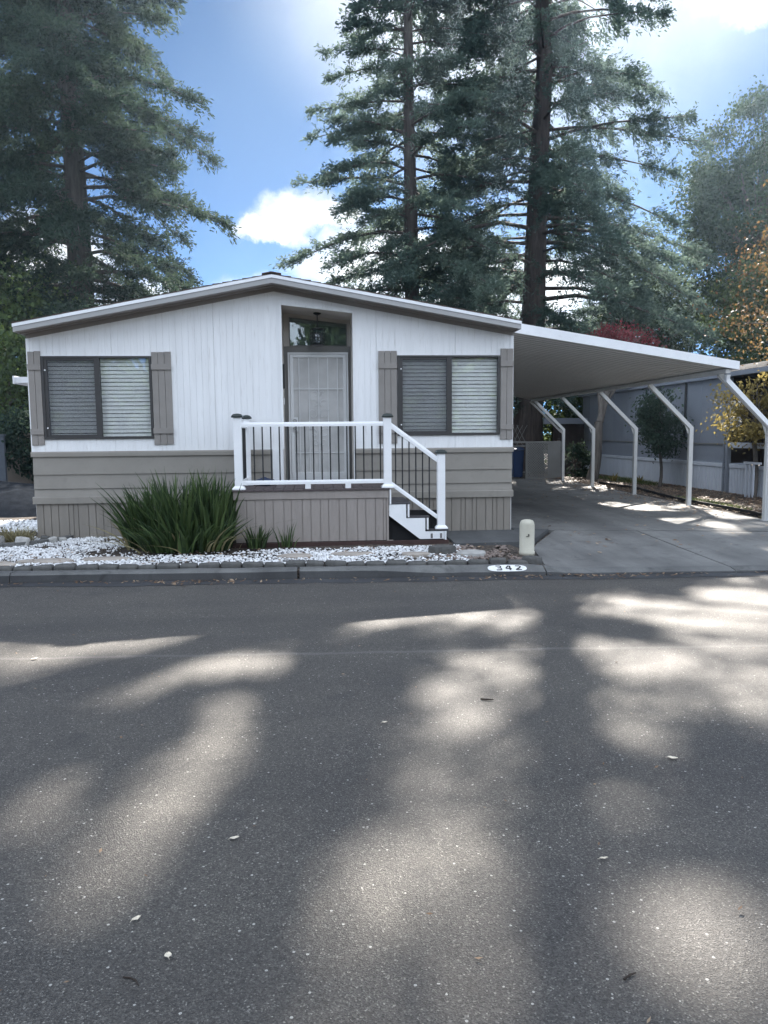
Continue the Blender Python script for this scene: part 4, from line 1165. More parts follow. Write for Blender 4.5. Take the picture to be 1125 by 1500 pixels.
def gap_keep(P, rg):
    """True where foliage stays: thinned where it would shade one of the sunny patches"""
    a, b = SUN.x/SUN.z, SUN.y/SUN.z
    qx = P[:,0]-a*P[:,2]; qy = P[:,1]-b*P[:,2]
    wob = .22*np.sin(qx*4.1+qy*2.3)+.2*np.sin(qx*6.7-qy*4.1+1.3)+.18*np.sin(qy*7.3+qx*3.2)+.12*np.sin(qx*13+qy*3)
    drop = np.zeros(len(P))
    for x, y, ux, uy, vx, vy, s in GAPS:
        det = ux*vy-uy*vx
        dx, dy = qx-x, qy-y
        u = (dx*vy-dy*vx)/det; v = (ux*dy-uy*dx)/det
        r = np.sqrt(u*u+v*v)
        drop = np.maximum(drop, s**.15*np.clip(((1.82 if y < -3 else 1.3)+wob-r)/.4, 0, 1))
    return rg.uniform(0, 1, len(P)) > drop

def spray_mesh(P, Dv, L, W, rg):
    """kite-shaped sprays at P along Dv"""
    n = len(P)
    r = rg.normal(0, 1, (n,3)); s = np.cross(Dv, r); s /= np.linalg.norm(s, axis=1, keepdims=True)+1e-9
    L = L[:,None]; W = W[:,None]
    m = P+Dv*L*.45
    sag = np.zeros((n,3)); sag[:,2] = -L[:,0]*.12
    V = np.stack([P, m+s*W, P+Dv*L+sag, m-s*W], 1).reshape(-1,3)
    F = np.arange(n*4).reshape(-1,4)
    return V, F

def redwood(name, label, group, x0, y0, H, rmax, cb, tr_, prof, seed, mat, lean=(0,0), step=.17, dens=1.0, droop=(.3,.5), upx=(.02,.22), spr=.165, hang=.6, top_hidden=17.8):
    rg = np.random.default_rng(seed)
    root = thing(name, (x0,y0,.12), label, 'tree', group)
    def axis(z): 
        z = np.asarray(z, float)
        return np.stack([x0+lean[0]*np.minimum(z,15.5)/10-.07*(lean[0] > 0)*np.maximum(z-15.5,0)+.05*np.sin(z*.35+seed), y0+lean[1]*z/10+.05*np.cos(z*.3+seed), z], -1)
    tb = MB(); nz = 26; ns = 18; rings = []
    ph = rg.uniform(0, 6.28, 4)
    for i in range(nz+1):
        z = .05+(H-.1)*i/nz; t = i/nz
        r = tr_*(1-t)**.85*(1+.45*math.exp(-z/1.2))+.015; c = axis(z); ring = []
        for j in range(ns):
            a = 2*math.pi*j/ns
            rr_ = r*(1+.07*math.sin(5*a+ph[0]+z*.12)+.05*math.sin(9*a+ph[1]-z*.2))
            ring.append(tb.vert(c[0]+rr_*math.cos(a), c[1]+rr_*math.sin(a), z))
        rings.append(ring)
    for r1, r2 in zip(rings, rings[1:]):
        for j in range(ns): tb.f.append((r1[j], r1[(j+1)%ns], r2[(j+1)%ns], r2[j])); tb.m.append(0)
    PP, DD, LL, WW, TT = [], [], [], [], []
    z = cb; i = 0
    while z < H-.6:
        t = (z-cb)/(H-cb)
        L = max(.5, rmax*prof(t)*rg.choice([rg.uniform(.5,.8), rg.uniform(.8,1.08), rg.uniform(.85,1.15)]))
        az = 2.39996*i+rg.normal(0,.35); i += 1
        up_ = rg.uniform(*upx); dr = rg.uniform(*droop)*(.5+.7*(1-t))
        s = np.linspace(0, 1, 9); sway = rg.normal(0,.12)*L
        dirh = np.array([math.cos(az), math.sin(az), 0]); per = np.array([-dirh[1], dirh[0], 0])
        c = axis(z)
        zz = L*(up_*s-dr*s**2+.16*dr*s**5)
        pts = c[None]+dirh[None]*(s*L)[:,None]+per[None]*(sway*s**2)[:,None]; pts[:,2] += zz
        br = (.011*L+.012)
        tb.tube([tuple(p) for p in pts[::2]], [br*(1-.85*q) for q in s[::2]], 4, False)
        hid = z > top_hidden  # crown above the view, made denser to shade the road
        k = 1.25 if hid else 1.
        nt_ = int(L/.048*dens*k)+4
        # foliage starts further out near the bottom, leaving bare limbs inside
        st = .08+.17*(1-t)
        ts = st+(1-st)*rg.uniform(0,1,nt_)**.8
        base = np.stack([np.interp(ts, s, pts[:,q]) for q in range(3)], 1)
        side = np.where(rg.uniform(0,1,nt_) < .5, -1., 1.); an = rg.uniform(.35, 1.35, nt_)*side
        th = dirh[None]*np.cos(an)[:,None]+per[None]*np.sin(an)[:,None]
        tl = (.30+.75*(1-ts)**.7)*rg.uniform(.55,1.2,nt_)*min(1.15, .45+L/5)
        dn = rg.uniform(-.32, .78, nt_)*hang*2
        # clumpy: thin out twigs in irregular stretches of the branch
        keep_ = (np.sin(ts*L*2.6+rg.uniform(0,6.28))+rg.uniform(-.9,1.4,nt_)) > -.35
        base, th, tl, dn = base[keep_], th[keep_], tl[keep_], dn[keep_]
        m__ = len(tl)
        if m__ == 0: z += step*rg.uniform(.5,1.6); continue
        nsp = np.maximum(3, (tl/.021*(.6 if hid else 1)).astype(int))
        idx = np.repeat(np.arange(m__), nsp); u = rg.uniform(0,1,len(idx))
        P = base[idx]+th[idx]*(tl[idx]*u)[:,None]
        P[:,2] -= tl[idx]*dn[idx]*np.abs(u)**1.5
        P += rg.normal(0,.055,P.shape)
        Dv = th[idx]*.7+rg.normal(0,.62,P.shape)+dirh[None]*.3; Dv[:,2] -= -.05+.8*dn[idx]*u*hang
        Dv /= np.linalg.norm(Dv, axis=1, keepdims=True)
        PP.append(P); DD.append(Dv)
        q = 1.45 if hid else 1.
        LL.append(rg.uniform(.55,1.25,len(P))*spr*q); WW.append(rg.uniform(.018,.034,len(P))*q); TT.append(np.clip(rg.normal(.45,.2)+rg.normal(0,.18,len(P)),0,1))
        z += step*rg.uniform(.4,1.6)*(.55 if hid else 1)
    P = np.concatenate(PP); Dv = np.concatenate(DD); L = np.concatenate(LL); W = np.concatenate(WW); T = np.concatenate(TT)
    k = gap_keep(P, rg)
    P, Dv, L, W, T = P[k], Dv[k], L[k], W[k], T[k]
    V, F = spray_mesh(P, Dv, L, W, rg)
    tb.build('trunk', M['bark'], root, smooth=True)
    np_mesh('crown', V, F, mat, root, tint=T)
    print(name, label[:30], 'sprays', len(P))
    return root

wide = lambda t: min(1, .72+t*2.2)*(1-t)**.55
cone = lambda t: min(1, .8+t*3)*(1-t)**.95
GR = 'tall redwoods behind the home'
redwood('redwood_tree', 'massive dense redwood rising behind the left end of the home', GR, -8.65, 18, 26.5, 7.3, 3.0, .52, wide, 11, M['needle'], step=.105, dens=.9, droop=(.25,.6), hang=.8)
redwood('redwood_tree', 'slimmer conical redwood with a straight dark trunk behind the middle of the roof', GR, 3.67, 18, 26.8, 6.2, 3.2, .33, lambda t: max(min(1, .8+t*3)*(1-t)**.85, .60 if .68 < t < .92 else 0), 12, M['needle2'], step=.155, dens=.74, hang=.45)  # unseen crown bulge added near the top to shade the road
redwood('redwood_tree', 'broad hazy redwood with drooping curtains of foliage behind the carport', GR, 8.25, 18.2, 27, 7.4, 4.4, .55, lambda t: min(1, .75+t*2.2)*(1-t)**.5, 13, M['needle2'], lean=(.42,0), step=.125, dens=.85, droop=(.35,.6), hang=.85)
redwood('redwood_tree', 'dark redwood cut off by the left edge of the photo', GR, -14.6, 19.5, 25, 6.6, 2.6, .45, wide, 14, M['needle'], step=.15, dens=1.0)
redwood('conifer_tree', 'shorter dark conifer filling the gap behind the red leaved tree', 'smaller trees behind the carport', 13.6, 23, 11.5, 4.6, 1.2, .25, cone, 15, M['needle2'], step=.16, dens=1.0, top_hidden=99)
redwood('conifer_tree', 'young conifer low behind the roof between the two right hand redwoods', 'smaller trees behind the carport', 6.3, 21.5, 10.5, 4.2, 1.4, .22, cone, 16, M['needle2'], step=.16, dens=1.0, top_hidden=99)

def leafy(name, label, cat, group, x0, y0, H, cz, R, tr_, nl, size, mat, seed, limbs=14, nclump=60, bark='bark2', fork=.35, hollow=.45, z0=.12, cx=0, cy=0, prune=None, gaps=True, flat=1.0, ncl_sd=.22, trunk_lean=0):
    rg = np.random.default_rng(seed)
    root = thing(name, (x0,y0,z0), label, cat, group)
    tb = MB()
    C0 = np.array([x0+cx, y0+cy, cz])
    d = rg.normal(0,1,(nclump,3)); d /= np.linalg.norm(d,axis=1,keepdims=True)
    rad = hollow+(1-hollow)*rg.uniform(0,1,nclump)**.6
    cl = C0+d*rad[:,None]*np.array(R)
    if prune is not None: cl = cl[prune(cl)]
    zf = z0+(cz-z0)*fork*2 if fork < .5 else z0+(cz-z0)*fork
    top = np.array([x0+cx*.3+trunk_lean, y0+cy*.3, zf])
    pts = [(x0+(top[0]-x0)*t+.05*math.sin(4*t), y0+(top[1]-y0)*t, z0-.05+(zf-z0+.05)*t) for t in (0,.1,.3,.5,.75,1)]
    tb.tube(pts, [tr_*1.35, tr_*1.08, tr_, tr_*.92, tr_*.85, tr_*.75], 12, False)
    # leader up through the crown
    tb.tube([tuple(top), (x0+cx*.7, y0+cy*.7, (zf+cz)/2), (x0+cx, y0+cy, cz+R[2]*.7)], [tr_*.72, tr_*.45, .015], 8, False)
    order = rg.permutation(len(cl))
    for k in order[:limbs*2]:
        p = cl[k]; s0 = rg.uniform(0,.7)
        a = top*(1-s0)+np.array([x0+cx, y0+cy, cz])*s0
        m__ = a*.5+p*.5+np.array([0,0,.15*np.linalg.norm(p-a)])*rg.uniform(-.3,1)
        r = tr_*(.5 if k in order[:limbs] else .25)*(1-.4*s0)
        tb.tube([tuple(a), tuple(m__), tuple(p)], [r, r*.6, .008], 6, False)
    per = np.maximum(1, (nl/len(cl)*rg.uniform(.5,1.5,len(cl))).astype(int))
    idx = np.repeat(np.arange(len(cl)), per)
    sd = ncl_sd*np.mean(R)*rg.uniform(.6,1.3,len(cl))
    P = cl[idx]+rg.normal(0,1,(len(idx),3))*sd[idx][:,None]*np.array([1,1,.65*flat])
    if gaps:
        k = gap_keep(P, rg); P = P[k]; idx = idx[k]
    if prune is not None:
        k = prune(P); P = P[k]; idx = idx[k]
    Dv = rg.normal(0,1,P.shape); Dv[:,2] -= .5; Dv /= np.linalg.norm(Dv,axis=1,keepdims=True)
    L = rg.uniform(.6,1.3,len(P))*size; W = L*rg.uniform(.25,.4,len(P))
    V, F = spray_mesh(P, Dv, L, W, rg)
    T = np.clip(rg.uniform(.1,.8,len(cl))[idx]+rg.normal(0,.15,len(P)),0,1)
    tb.build('trunk', M[bark], root, smooth=True)
    np_mesh('crown', V, F, mat, root, tint=T)
    return root
GB = 'smaller trees behind the carport'
leafy('oak_tree', 'tall hazy green oak at the right edge behind the neighbouring home', 'tree', GB, 20.6, 23, 16.5, 11.0, (3.4,3.4,5.9), .32, 85000, .15, M['oak'], 31, nclump=240, limbs=34, ncl_sd=.10)
leafy('oak_tree', 'mid green tree below the tall oak, beside the conifer', 'tree', GB, 15.8, 24, 9, 6.0, (3.0,2.6,3.4), .2, 24000, .17, M['oak'], 32, nclump=70, ncl_sd=.15)
leafy('oak_tree', 'dark green tree behind the neighbouring roof at the right edge', 'tree', GB, 19.5, 19, 8.5, 5.2, (4.0,3.0,3.3), .2, 30000, .15, M['bush'], 42, nclump=80, ncl_sd=.16)
leafy('autumn_tree', 'bronze and orange leaved tree overhanging the right end of the carport', 'tree', None, 12.9, 6.8, 8, 5.1, (2.4,2.1,2.9), .16, 8000, .085, M['orange'], 33, nclump=60, limbs=24, hollow=.2)
leafy('yellow_tree', 'small yellow leaved tree in front of the neighbouring home beside the front carport post', 'tree', None, 10.0, 4.9, 3.2, 2.15, (.95,.7,.85), .06, 3000, .09, M['yellow'], 34, nclump=26, limbs=14, hollow=.25, prune=lambda P: P[:,0] > 8.75)
leafy('red_leaf_tree', 'slender bare stemmed tree whose red crown shows above the carport roof', 'tree', None, 8.75, 12.0, 5.2, 4.38, (1.25,1.0,.66), .17, 7000, .075, M['redleaf'], 35, nclump=60, limbs=20, hollow=.2, cx=1.0, cy=.6, fork=.22)
leafy('small_evergreen', 'small round topped evergreen on a thin trunk between the carport posts and the neighbouring home', 'tree', None, 9.45, 8.6, 2.8, 1.82, (.62,.6,.92), .045, 6500, .085, M['needle'], 36, nclump=46, limbs=16, hollow=.15)
leafy('shrub', 'low dark shrub beside the lattice screen at the back of the driveway', 'shrub', None, 8.75, 13.6, 1.4, .75, (.55,.45,.6), .03, 3500, .10, M['needle'], 37, nclump=30, z0=.12)
GH = 'green trees at the back of the carport'
leafy('hedge_tree', 'sunlit yellow green tree seen under the far end of the carport roof', 'tree', GH, 10.3, 19.5, 5, 2.9, (1.8,1.2,2.3), .1, 9000, .15, M['bush'], 38, nclump=50)
leafy('hedge_tree', 'sunlit tree seen in the slot between the home wall and the redwood trunk', 'tree', GH, 7.2, 20.5, 4.5, 2.4, (1.0,1.0,2.0), .1, 6000, .15, M['bush'], 39, nclump=40)
GL = 'trees left of the home'
leafy('shrub', 'dark shrub in front of the tan wall at the left edge', 'shrub', None, -7.3, 8.2, 2.2, 1.5, (1.0,.5,.75), .03, 5000, .10, M['needle'], 43, nclump=40)
leafy('hedge_tree', 'dark leafy tree overhanging the tan wall at the left edge', 'tree', GL, -9.2, 11.5, 4.5, 3.0, (2.8,1.5,1.7), .12, 16000, .14, M['bush'], 40, nclump=60)
leafy('hedge_tree', 'taller dark tree behind the overhanging one at the left edge', 'tree', GL, -11.5, 14.5, 8, 4.6, (3.4,2.2,3.6), .16, 22000, .16, M['bush'], 41, nclump=70)

rg = np.random.default_rng(91)
ncl = 420
cxs = rg.uniform(-34, 34, ncl); top = 6.5+2.5*np.sin(cxs*.31)+2*np.sin(cxs*.83+1)
cz = rg.uniform(0,1,ncl)**1.1*top+.25; cys = -36+rg.normal(0,1.6,ncl)
ix = np.repeat(np.arange(ncl), 330)
P = np.stack([cxs[ix], cys[ix], cz[ix]],1)+rg.normal(0,.75,(len(ix),3)); P = P[P[:,2] > .05]
Dv = rg.normal(0,1,P.shape); Dv /= np.linalg.norm(Dv,axis=1,keepdims=True)
L = rg.uniform(.3,.6,len(P)); V, F = spray_mesh(P, Dv, L, L*.4, rg)
tag(np_mesh('trees_across_street', V, F, M['oak'], tint=rg.uniform(0,1,len(P))), 'row of leafy trees across the street, mirrored in the window panes', 'trees', kind='stuff')

# ------------------------------------------------------------------ left yard
gw = MB(); gw.box(-16, -4.9, 9.0, 9.18, .05, 1.72); gw.box(-16, -4.88, 8.97, 9.21, 1.72, 1.78)
tag(gw.build('garden_wall', M['tanwall'], loc=(-10,9,.05)), 'tan stucco garden wall streaked with sunlight left of the home', 'wall')
gp = MB(); gp.box(-7.75, -7.55, 7.4, 7.5, .1, 1.72); gp.box(-7.77,-7.53,7.38,7.52,1.72,1.76)
tag(gp.build('fence_post', M['postgrey'], loc=(-7.65,7.45,.1)), 'blue grey wooden post in front of the tan wall at the left edge', 'post')
mb = MB(); nx, ny = 22, 12; idx = {}
for i in range(nx+1):
    for j in range(ny+1):
        x = -9.5+4.9*i/nx; y = 3.4+3.6*j/ny
        s_ = math.sin(math.pi*min(1, j/ny*1.0))**.7; e_ = max(0, 1-((x+8.3)/3.7)**2)**.6
        idx[i,j] = mb.vert(x, y, .10+.72*s_*e_+.02*math.sin(x*5)*math.sin(y*6))
for i in range(nx):
    for j in range(ny): mb.f.append((idx[i,j], idx[i+1,j], idx[i+1,j+1], idx[i,j+1])); mb.m.append(0)
tag(mb.build('soil_mound', M['tarp'], smooth=True), kind='structure')
plant('weed_tuft', 'pale green weed growing on the dark mound against the side of the home', 'plant', None, M['drytuft'], [dict(n=120, cx=-4.72, cy=4.2, rx_=.18, ry_=.2, hmin=.25, hmax=.55, wd=.03, lean=.8, seed=18, z=.45)], (-4.72,4.2,.45))
sp = MB(); sp.tube([(-5.15,2.9,.13),(-5.15,2.9,.42)], .014, 6); sp.lathe(-5.15,2.9,[(.035,.42),(.045,.44),(.045,.47),(.01,.49)],10)
tag(sp.build('path_light', M['black'], loc=(-5.15,2.9,.13)), 'small black stake light on the ground at the left corner of the home', 'garden light')

# ------------------------------------------------------------------ right yard: neighbouring home, screen, bin, shed
nb = thing('neighbour_home', (13, 9, .15), 'blue grey neighbouring mobile home with pale ribbed skirting beyond the carport', 'house')
NXW = 10.25
m_ = MB()
m_.box(NXW, NXW+.1, 6.62, 17.2, 1.36, 3.02); m_.box(NXW+.012, NXW+.1, 6.62, 17.2, .88, 1.355)
y = 6.7
while y < 17.1:
    m_.box(NXW-.008, NXW-.0005, y, y+.03, 1.365, 3.0); y += 1.22
m_.box(NXW+.1, 17, 17.0, 17.2, .1, 3.0)
m_.build('wall', M['neigh'], nb)
m_ = MB(); m_.box(NXW-.02, NXW+.02, 6.62, 17.2, 1.34, 1.375); m_.build('belt_trim', M['trimgrey'], nb)
m_ = MB(); y = 6.62
while y < 17.2:
    m_.box(NXW-.01, NXW+.03, y, y+.10, .12, .78); m_.box(NXW+.008, NXW+.03, y+.10, y+.13, .12, .78); y += .13
m_.box(NXW-.035, NXW+.03, 6.62, 17.2, .78, .87)
y = 2.0
while y < 6.35:
    m_.box(NXW-.01, NXW+.03, y, y+.10, .12, .78); m_.box(NXW+.008, NXW+.03, y+.10, y+.13, .12, .78); y += .13
m_.box(NXW-.035, NXW+.03, 2.0, 6.38, .78, .87)
m_.build('skirting', M['neighskirt'], nb)
m_ = MB(); m_.box(NXW-.05, NXW+.05, 6.46, 6.56, .1, 3.0); m_.box(NXW-.05, NXW+.03, 6.62, 6.68, .1, 1.35); m_.build('porch_post', M['neigh'], nb)
m_ = MB(); m_.box(NXW+.9, NXW+1.0, 1.5, 6.6, .1, 3.0); m_.box(NXW+.0,NXW+1.0,6.565,6.615,.88,3.0); m_.build('porch_wall', M['shed'], nb)
m_ = MB(); m_.box(NXW-.02, NXW+.04, 2.0, 6.44, 1.27, 1.40); m_.build('porch_rail', M['neighskirt'], nb)
m_ = MB(); m_.box(NXW-.03, NXW+.01, 5.95, 6.42, 1.78, 2.42); wn = m_.build('window', M['white'], nb)
m_ = MB(); m_.box(NXW-.036, NXW-.031, 6.0, 6.37, 1.83, 2.37); m_.build('pane', M['glass'], wn)
m_ = MB(); m_.box(NXW-.12, NXW-.0, 1.5, 17.4, 3.02, 3.13); m_.build('gutter', M['neigh'], nb)
m_ = MB(); m_.prism([(NXW-.1,3.135),(13.4,3.75),(16.8,3.1),(16.8,3.02),(13.4,3.67),(NXW-.1,3.06)], 'y', 1.5, 17.4); m_.build('roof', M['roofgrey'], nb)
m_ = MB(); m_.tube([(NXW-.05,8.75,3.02),(NXW-.05,8.75,1.5)], .03, 8); m_.build('drain_pipe', M['black'], nb)
m_ = MB()
for y in (5.15, 5.0, 4.85): m_.box(NXW-.30, NXW-.26, y, y+.04, .12, .92)
m_.box(NXW-.31,NXW-.25,4.6,5.25,.92,.97)
tag(m_.build('low_gate', M['neighskirt'], loc=(NXW-.28,5,.12)), 'short pale picket gate by the front carport post', 'gate')
# lattice screen with trash bins behind
lt = thing('lattice_screen', (7.6, 13.4, .15), 'grey lattice screen panel across the back of the driveway', 'screen')
m_ = MB()
m_.box(6.97,7.03,13.38,13.42,.13,1.38); m_.box(8.16,8.22,13.38,13.42,.13,1.38); m_.box(7.03,8.16,13.38,13.42,1.32,1.38); m_.box(7.03,8.16,13.38,13.42,.13,.2); m_.box(7.72,8.16,13.392,13.408,.2,1.32)
m_.box(3.2,6.97,13.38,13.42,1.33,1.39)
m_.build('frame', M['lattice'], lt)
m_ = MB(); x0_, x1_, z0_, z1_ = 7.03, 7.72, .2, 1.32
def strip(a, b, y):
    dx, dz = b[0]-a[0], b[1]-a[1]; L = math.hypot(dx, dz); nx_, nz_ = -dz/L*.016, dx/L*.016
    m_.prism([(a[0]-nx_,a[1]-nz_),(b[0]-nx_,b[1]-nz_),(b[0]+nx_,b[1]+nz_),(a[0]+nx_,a[1]+nz_)], 'y', y, y+.008)
c = -1.2
while c < 1.2:
    for sg, yy in ((1, 13.39), (-1, 13.40)):
        if sg > 0: a_ = max(x0_, x0_+c); b_ = min(x1_, x0_+c+(z1_-z0_)); za = z0_+(a_-(x0_+c)); zb = z0_+(b_-(x0_+c))
        else: a_ = max(x0_, x0_+c); b_ = min(x1_, x0_+c+(z1_-z0_)); za = z1_-(a_-(x0_+c)); zb = z1_-(b_-(x0_+c))
        if b_-a_ > .05: strip((a_, za), (b_, zb), yy)
    c += .085
m_.build('lattice_panel', M['lattice'], lt)
bn = thing('recycling_bin', (6.78, 13.75, .13), 'blue wheeled recycling bin beside the lattice screen', 'bin')
m_ = MB(); b = 0
q = [(6.62,13.6),(6.93,13.6),(6.93,13.95),(6.62,13.95)]; q2 = [(6.58,13.54),(6.96,13.54),(6.96,14.0),(6.58,14.0)]
m_.v += [(x,y,.17) for x,y in q]+[(x,y,1.08) for x,y in q2]
for f in ((0,3,2,1),(4,5,6,7),(0,1,5,4),(1,2,6,5),(2,3,7,6),(3,0,4,7)): m_.f.append(f); m_.m.append(0)
m_.build('body', M['bin'], bn, bevel=.02)
m_ = MB(); m_.prism([(13.50,1.085),(14.04,1.085),(14.04,1.14),(13.8,1.18),(13.52,1.12)], 'x', 6.56, 6.98); m_.build('lid', M['bin'], bn, bevel=.01)
for x in (6.60, 6.92):
    m_ = MB(); m_.tube([(x,13.97,.22),(x+.04,13.97,.22)], .1, 14); m_.build('wheel', M['rubber'], bn)
tl_ = thing('trellis', (6.8, 16.5, .15), 'pale diamond trellis panel far behind the recycling bin', 'trellis')
m_ = MB()
for i in range(9):
    m_.prism([(6.5+i*.17,1.2),(6.52+i*.17,1.2),(6.12+i*.17,1.95),(6.10+i*.17,1.95)], 'y', 16.5, 16.51)
    m_.prism([(6.1+i*.17,1.2),(6.12+i*.17,1.2),(6.52+i*.17,1.95),(6.5+i*.17,1.95)], 'y', 16.511, 16.52)
m_.build('diamond_panel', M['lattice'], tl_)
m_ = MB(); m_.box(6.0,8.0,16.48,16.54,1.14,1.2); m_.box(6.0,8.0,16.48,16.54,.15,.21); m_.box(6.0,6.06,16.48,16.54,.21,1.14); m_.build('frame', M['lattice'], tl_)
sh = thing('shed', (9.3, 17, .15), 'dark brown shed front with a pale lintel at the back between tree and lattice', 'shed')
m_ = MB(); m_.box(8.9,10.1,16.6,16.7,.1,2.0)
for i in range(8): m_.box(8.9+i*.15, 8.9+i*.15+.13, 16.585, 16.599, .12, 1.98)
m_.build('plank_wall', M['shed'], sh)
m_ = MB(); m_.box(8.5,10.2,16.45,16.58,1.98,2.2); m_.build('lintel', M['neigh'], sh)
# garden edging strip and ground cover of the side yard
mb = MB(); pts = [(7.95,.9),(8.05,2.6),(8.0,4.2),(8.2,6.0),(8.5,8.0),(8.3,10.2)]
for (xa,ya),(xb,yb) in zip(pts, pts[1:]):
    mb.face([(xa,ya,.13),(xb,yb,.13),(xb,yb,.215),(xa,ya,.215)]); mb.face([(xa+.03,ya,.13),(xa+.03,ya,.215),(xb+.03,yb,.215),(xb+.03,yb,.13)]); mb.face([(xa,ya,.215),(xb,yb,.215),(xb+.03,yb,.215),(xa+.03,ya,.215)])
tag(mb.build('bed_edging', M['rubber'], loc=(8.2,5,.13)), 'black plastic edging strip along the leaf bed beside the driveway', 'edging')

def litter(n, region, size, seed, name, mat, lab, cat, zoff=.004):
    rg = np.random.default_rng(seed)
    pos = region(rg, n); n = len(pos)
    a = rg.uniform(0,6.283,n); L = rg.uniform(.6,1.4,n)*size; W = L*rg.uniform(.3,.55,n)
    d = np.stack([np.cos(a), np.sin(a), rg.normal(0,.22,n)],1); s = np.stack([-np.sin(a), np.cos(a), rg.normal(0,.3,n)],1)
    pos[:,2] += zoff+rg.uniform(0,.02,n)
    V = np.stack([pos-d*L[:,None]*.5, pos+s*W[:,None]*.5, pos+d*L[:,None]*.5, pos-s*W[:,None]*.5],1).reshape(-1,3)
    V[:,2] = np.maximum(V[:,2], np.repeat(pos[:,2],4)-.003)
    return tag(np_mesh(name, V, np.arange(n*4).reshape(-1,4), mat, tint=rg.uniform(0,1,n)), lab, cat, kind='stuff')
def reg_right(rg, n):
    x = rg.uniform(7.9, 10.2, n); y = rg.uniform(-.6, 15.5, n); return np.stack([x,y,np.full(n,.145)],1)
litter(9000, reg_right, .07, 51, 'leaf_litter', M['dryleaf'], 'brown fallen leaves and bark chips covering the bed beside the driveway', 'leaf litter')
def reg_drive(rg, n):
    x = np.concatenate([rg.uniform(3.3,7.8,n//3), 7.75-np.abs(rg.normal(0,.5,n-n//3))]); y = np.concatenate([rg.uniform(-2.2,12.8,n//3), rg.uniform(1.5,13.2,n-n//3)])
    z = np.array([drive_z(b) for b in y]); return np.stack([x,y,z],1)
litter(1100, reg_drive, .07, 52, 'driveway_leaves', M['dryleaf'], 'dry leaves scattered over the concrete driveway', 'leaf litter')
def reg_kerb(rg, n):
    x = np.concatenate([rg.uniform(-4.5,5.5,n//2), rg.normal(-1.6,.5,n//4), rg.normal(3.3,.7,n-n//2-n//4)]); d = -np.abs(rg.normal(0,.12,n))-.02
    return np.stack([x, -2.98-.054*x+d, np.zeros(n)],1)
litter(420, reg_kerb, .05, 53, 'gutter_leaves', M['dryleaf'], 'dry leaves gathered in the gutter along the kerb', 'leaf litter')
def reg_road(rg, n):
    x = rg.uniform(-5, 6, n); y = rg.uniform(-10.2, -3.3, n)
    return np.stack([x, y, np.zeros(n)],1)
litter(260, reg_road, .022, 56, 'road_debris', M['dryleaf'], 'tiny needles and bits of leaf scattered over the asphalt', 'debris', .003)
def reg_bed(rg, n):
    x = rg.uniform(-5.5, 2.6, n); d = rg.uniform(.4, 1.6, n); y = -2.98-.054*x+d
    return np.stack([x,y,np.array([lot_z(a,b) for a,b in zip(x,y)])+.012],1)
litter(420, reg_bed, .05, 54, 'bed_leaves', M['dryleaf'], 'small dry leaves lying on the white gravel bed', 'leaf litter')
V, F, T = [], [], []
parts = [dict(n=1700, cx=8.35, cy=3.9, rx_=.30, ry_=1.7, hmin=.03, hmax=.09, wd=.012, lean=.6, seed=61, segs=2, z=.13), dict(n=1400, cx=9.6, cy=11.2, rx_=.5, ry_=2.2, hmin=.05, hmax=.15, wd=.014, lean=.6, seed=62, segs=2, z=.13),
         dict(n=600, cx=8.4, cy=1.0, rx_=.5, ry_=.4, hmin=.03, hmax=.08, wd=.012, lean=.6, seed=64, segs=2, z=.13)]
b = 0
for p in parts:
    v, f, t = blades(**p); V.append(v); F.append(f+b); T.append(t); b += len(v)
tag(np_mesh('grass', np.concatenate(V), np.concatenate(F), M['grass'], tint=np.concatenate(T)), 'thin green grass beside the driveway and the home', 'grass', kind='stuff')
for i, (x, y, lab) in enumerate(((9.1,11.0,'left one of two yellow green seedlings under the bare stemmed tree'),(9.75,10.6,'right one of two yellow green seedlings under the bare stemmed tree'))):
    plant('seedling', lab, 'plant', 'yellow seedlings', M['yellow'], [dict(n=16, cx=x, cy=y, rx_=.06, ry_=.06, hmin=.15, hmax=.3, wd=.05, lean=.5, seed=70+i, segs=3)], (x,y,.15))

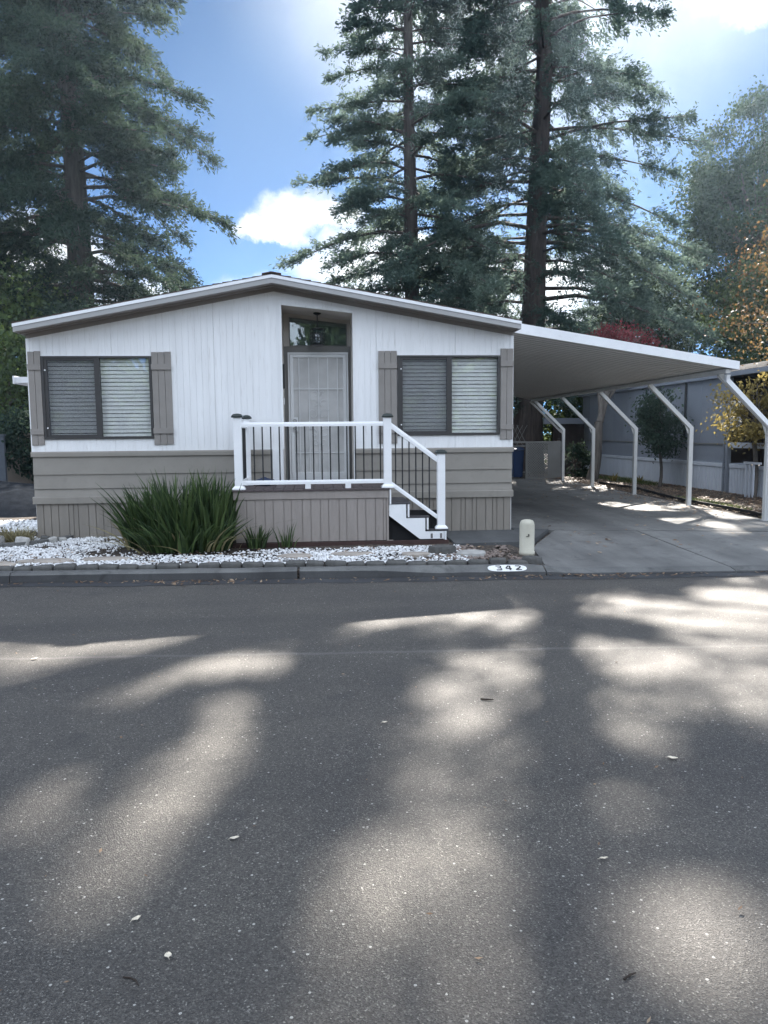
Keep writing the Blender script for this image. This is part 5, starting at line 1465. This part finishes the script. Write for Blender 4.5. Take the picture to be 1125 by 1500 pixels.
# ------------------------------------------------------------------ single leaves and twigs on the road
def road_leaf(x, y, L, W, ang, seed, lab, curl=.004):
    mb = MB(); n = 7; rr = random.Random(seed); ca, sa = math.cos(ang), math.sin(ang); rows = []
    for i in range(n):
        t = i/(n-1); w_ = W*math.sin(math.pi*min(1, t*.93+.05))**.8*.5
        row = []
        for j, s_ in enumerate((-1, 0, 1)):
            px, py = (t-.5)*L, s_*w_
            z = .004+curl*(s_*s_)+curl*1.2*abs(t-.5)+rr.uniform(0,.002)
            row.append(mb.vert(px*ca-py*sa, px*sa+py*ca, z))
        rows.append(row)
    for r1, r2 in zip(rows, rows[1:]):
        for j in range(2): mb.f.append((r1[j], r1[j+1], r2[j+1], r2[j])); mb.m.append(0)
    a = rows[0][1]; v = mb.v[a]
    mb.tube([v, (v[0]-ca*L*.22, v[1]-sa*L*.22+.004, .004)], [.0012,.0008], 4)
    o = mb.build('fallen_leaf', M['paleleaf'], smooth=True); o.location = (x, y, .002)
    return tag(o, lab, 'leaf', 'pale leaves on the road')
road_leaf(-.67,-9.36,.034,.020,.7,1,'pale curled leaf on the asphalt, upper one of the pair at lower left')
road_leaf(-.52,-9.57,.028,.024,1.9,2,'pale rounded leaf on the asphalt, lower one of the pair at lower left')
road_leaf(-.38,-8.84,.040,.020,.25,3,'pale leaf lying alone on dark asphalt left of the middle of the road')
road_leaf(1.12,-9.15,.036,.013,.05,4,'narrow pale leaf on the asphalt right of the middle of the road',.004)
road_leaf(1.83,-8.26,.050,.028,-.4,5,'pale leaf farthest to the right on the road')
road_leaf(.37,-7.6,.035,.018,.3,6,'tiny pale leaf in the middle of the road, farther from the camera')
road_leaf(-2.2,-6.0,.05,.03,.8,7,'pale leaf on the sunny strip of road at far left')
def twig(pts, r, lab):
    mb = MB(); x, y = pts[0]
    mb.tube([(a-x, b-y, r+.001) for a, b in pts], [r]*(len(pts)-1)+[r*.5], 6)
    o = mb.build('twig', M['twig']); o.location = (x,y,.001); return tag(o, lab, 'twig', 'twigs on the road')
twig([(-.645,-9.655),(-.62,-9.66),(-.60,-9.675),(-.585,-9.70)],.003,'thin dark bent twig on the asphalt at lower left')
twig([(1.02,-7.265),(1.06,-7.28),(1.10,-7.285)],.006,'short dark twig on the sunny middle of the road')
twig([(.93,-9.82),(.96,-9.80),(.98,-9.795)],.0035,'short dark stick on the asphalt at lower right')
twig([(-.46,-9.87),(-.44,-9.885),(-.43,-9.91)],.0025,'tiny dark twig at the very bottom left of the road')

# ------------------------------------------------------------------ air
if HAZE > 0:   # haze added to stand in for lens glare; far crowns pale a little
    mb = MB(); mb.box(-95, 95, -85, 125, -1.5, 27.6)
    m, nt, out = newmat('glare_haze')
    pv = N(nt, 'ShaderNodeVolumePrincipled', {'Color': (.62,.82,1.,1), 'Density': HAZE, 'Anisotropy': .76})
    nt.links.new(pv.outputs[0], out.inputs['Volume'])
    hz = tag(mb.build('haze', m), 'thin added haze standing in for lens glare', 'haze', kind='stuff')
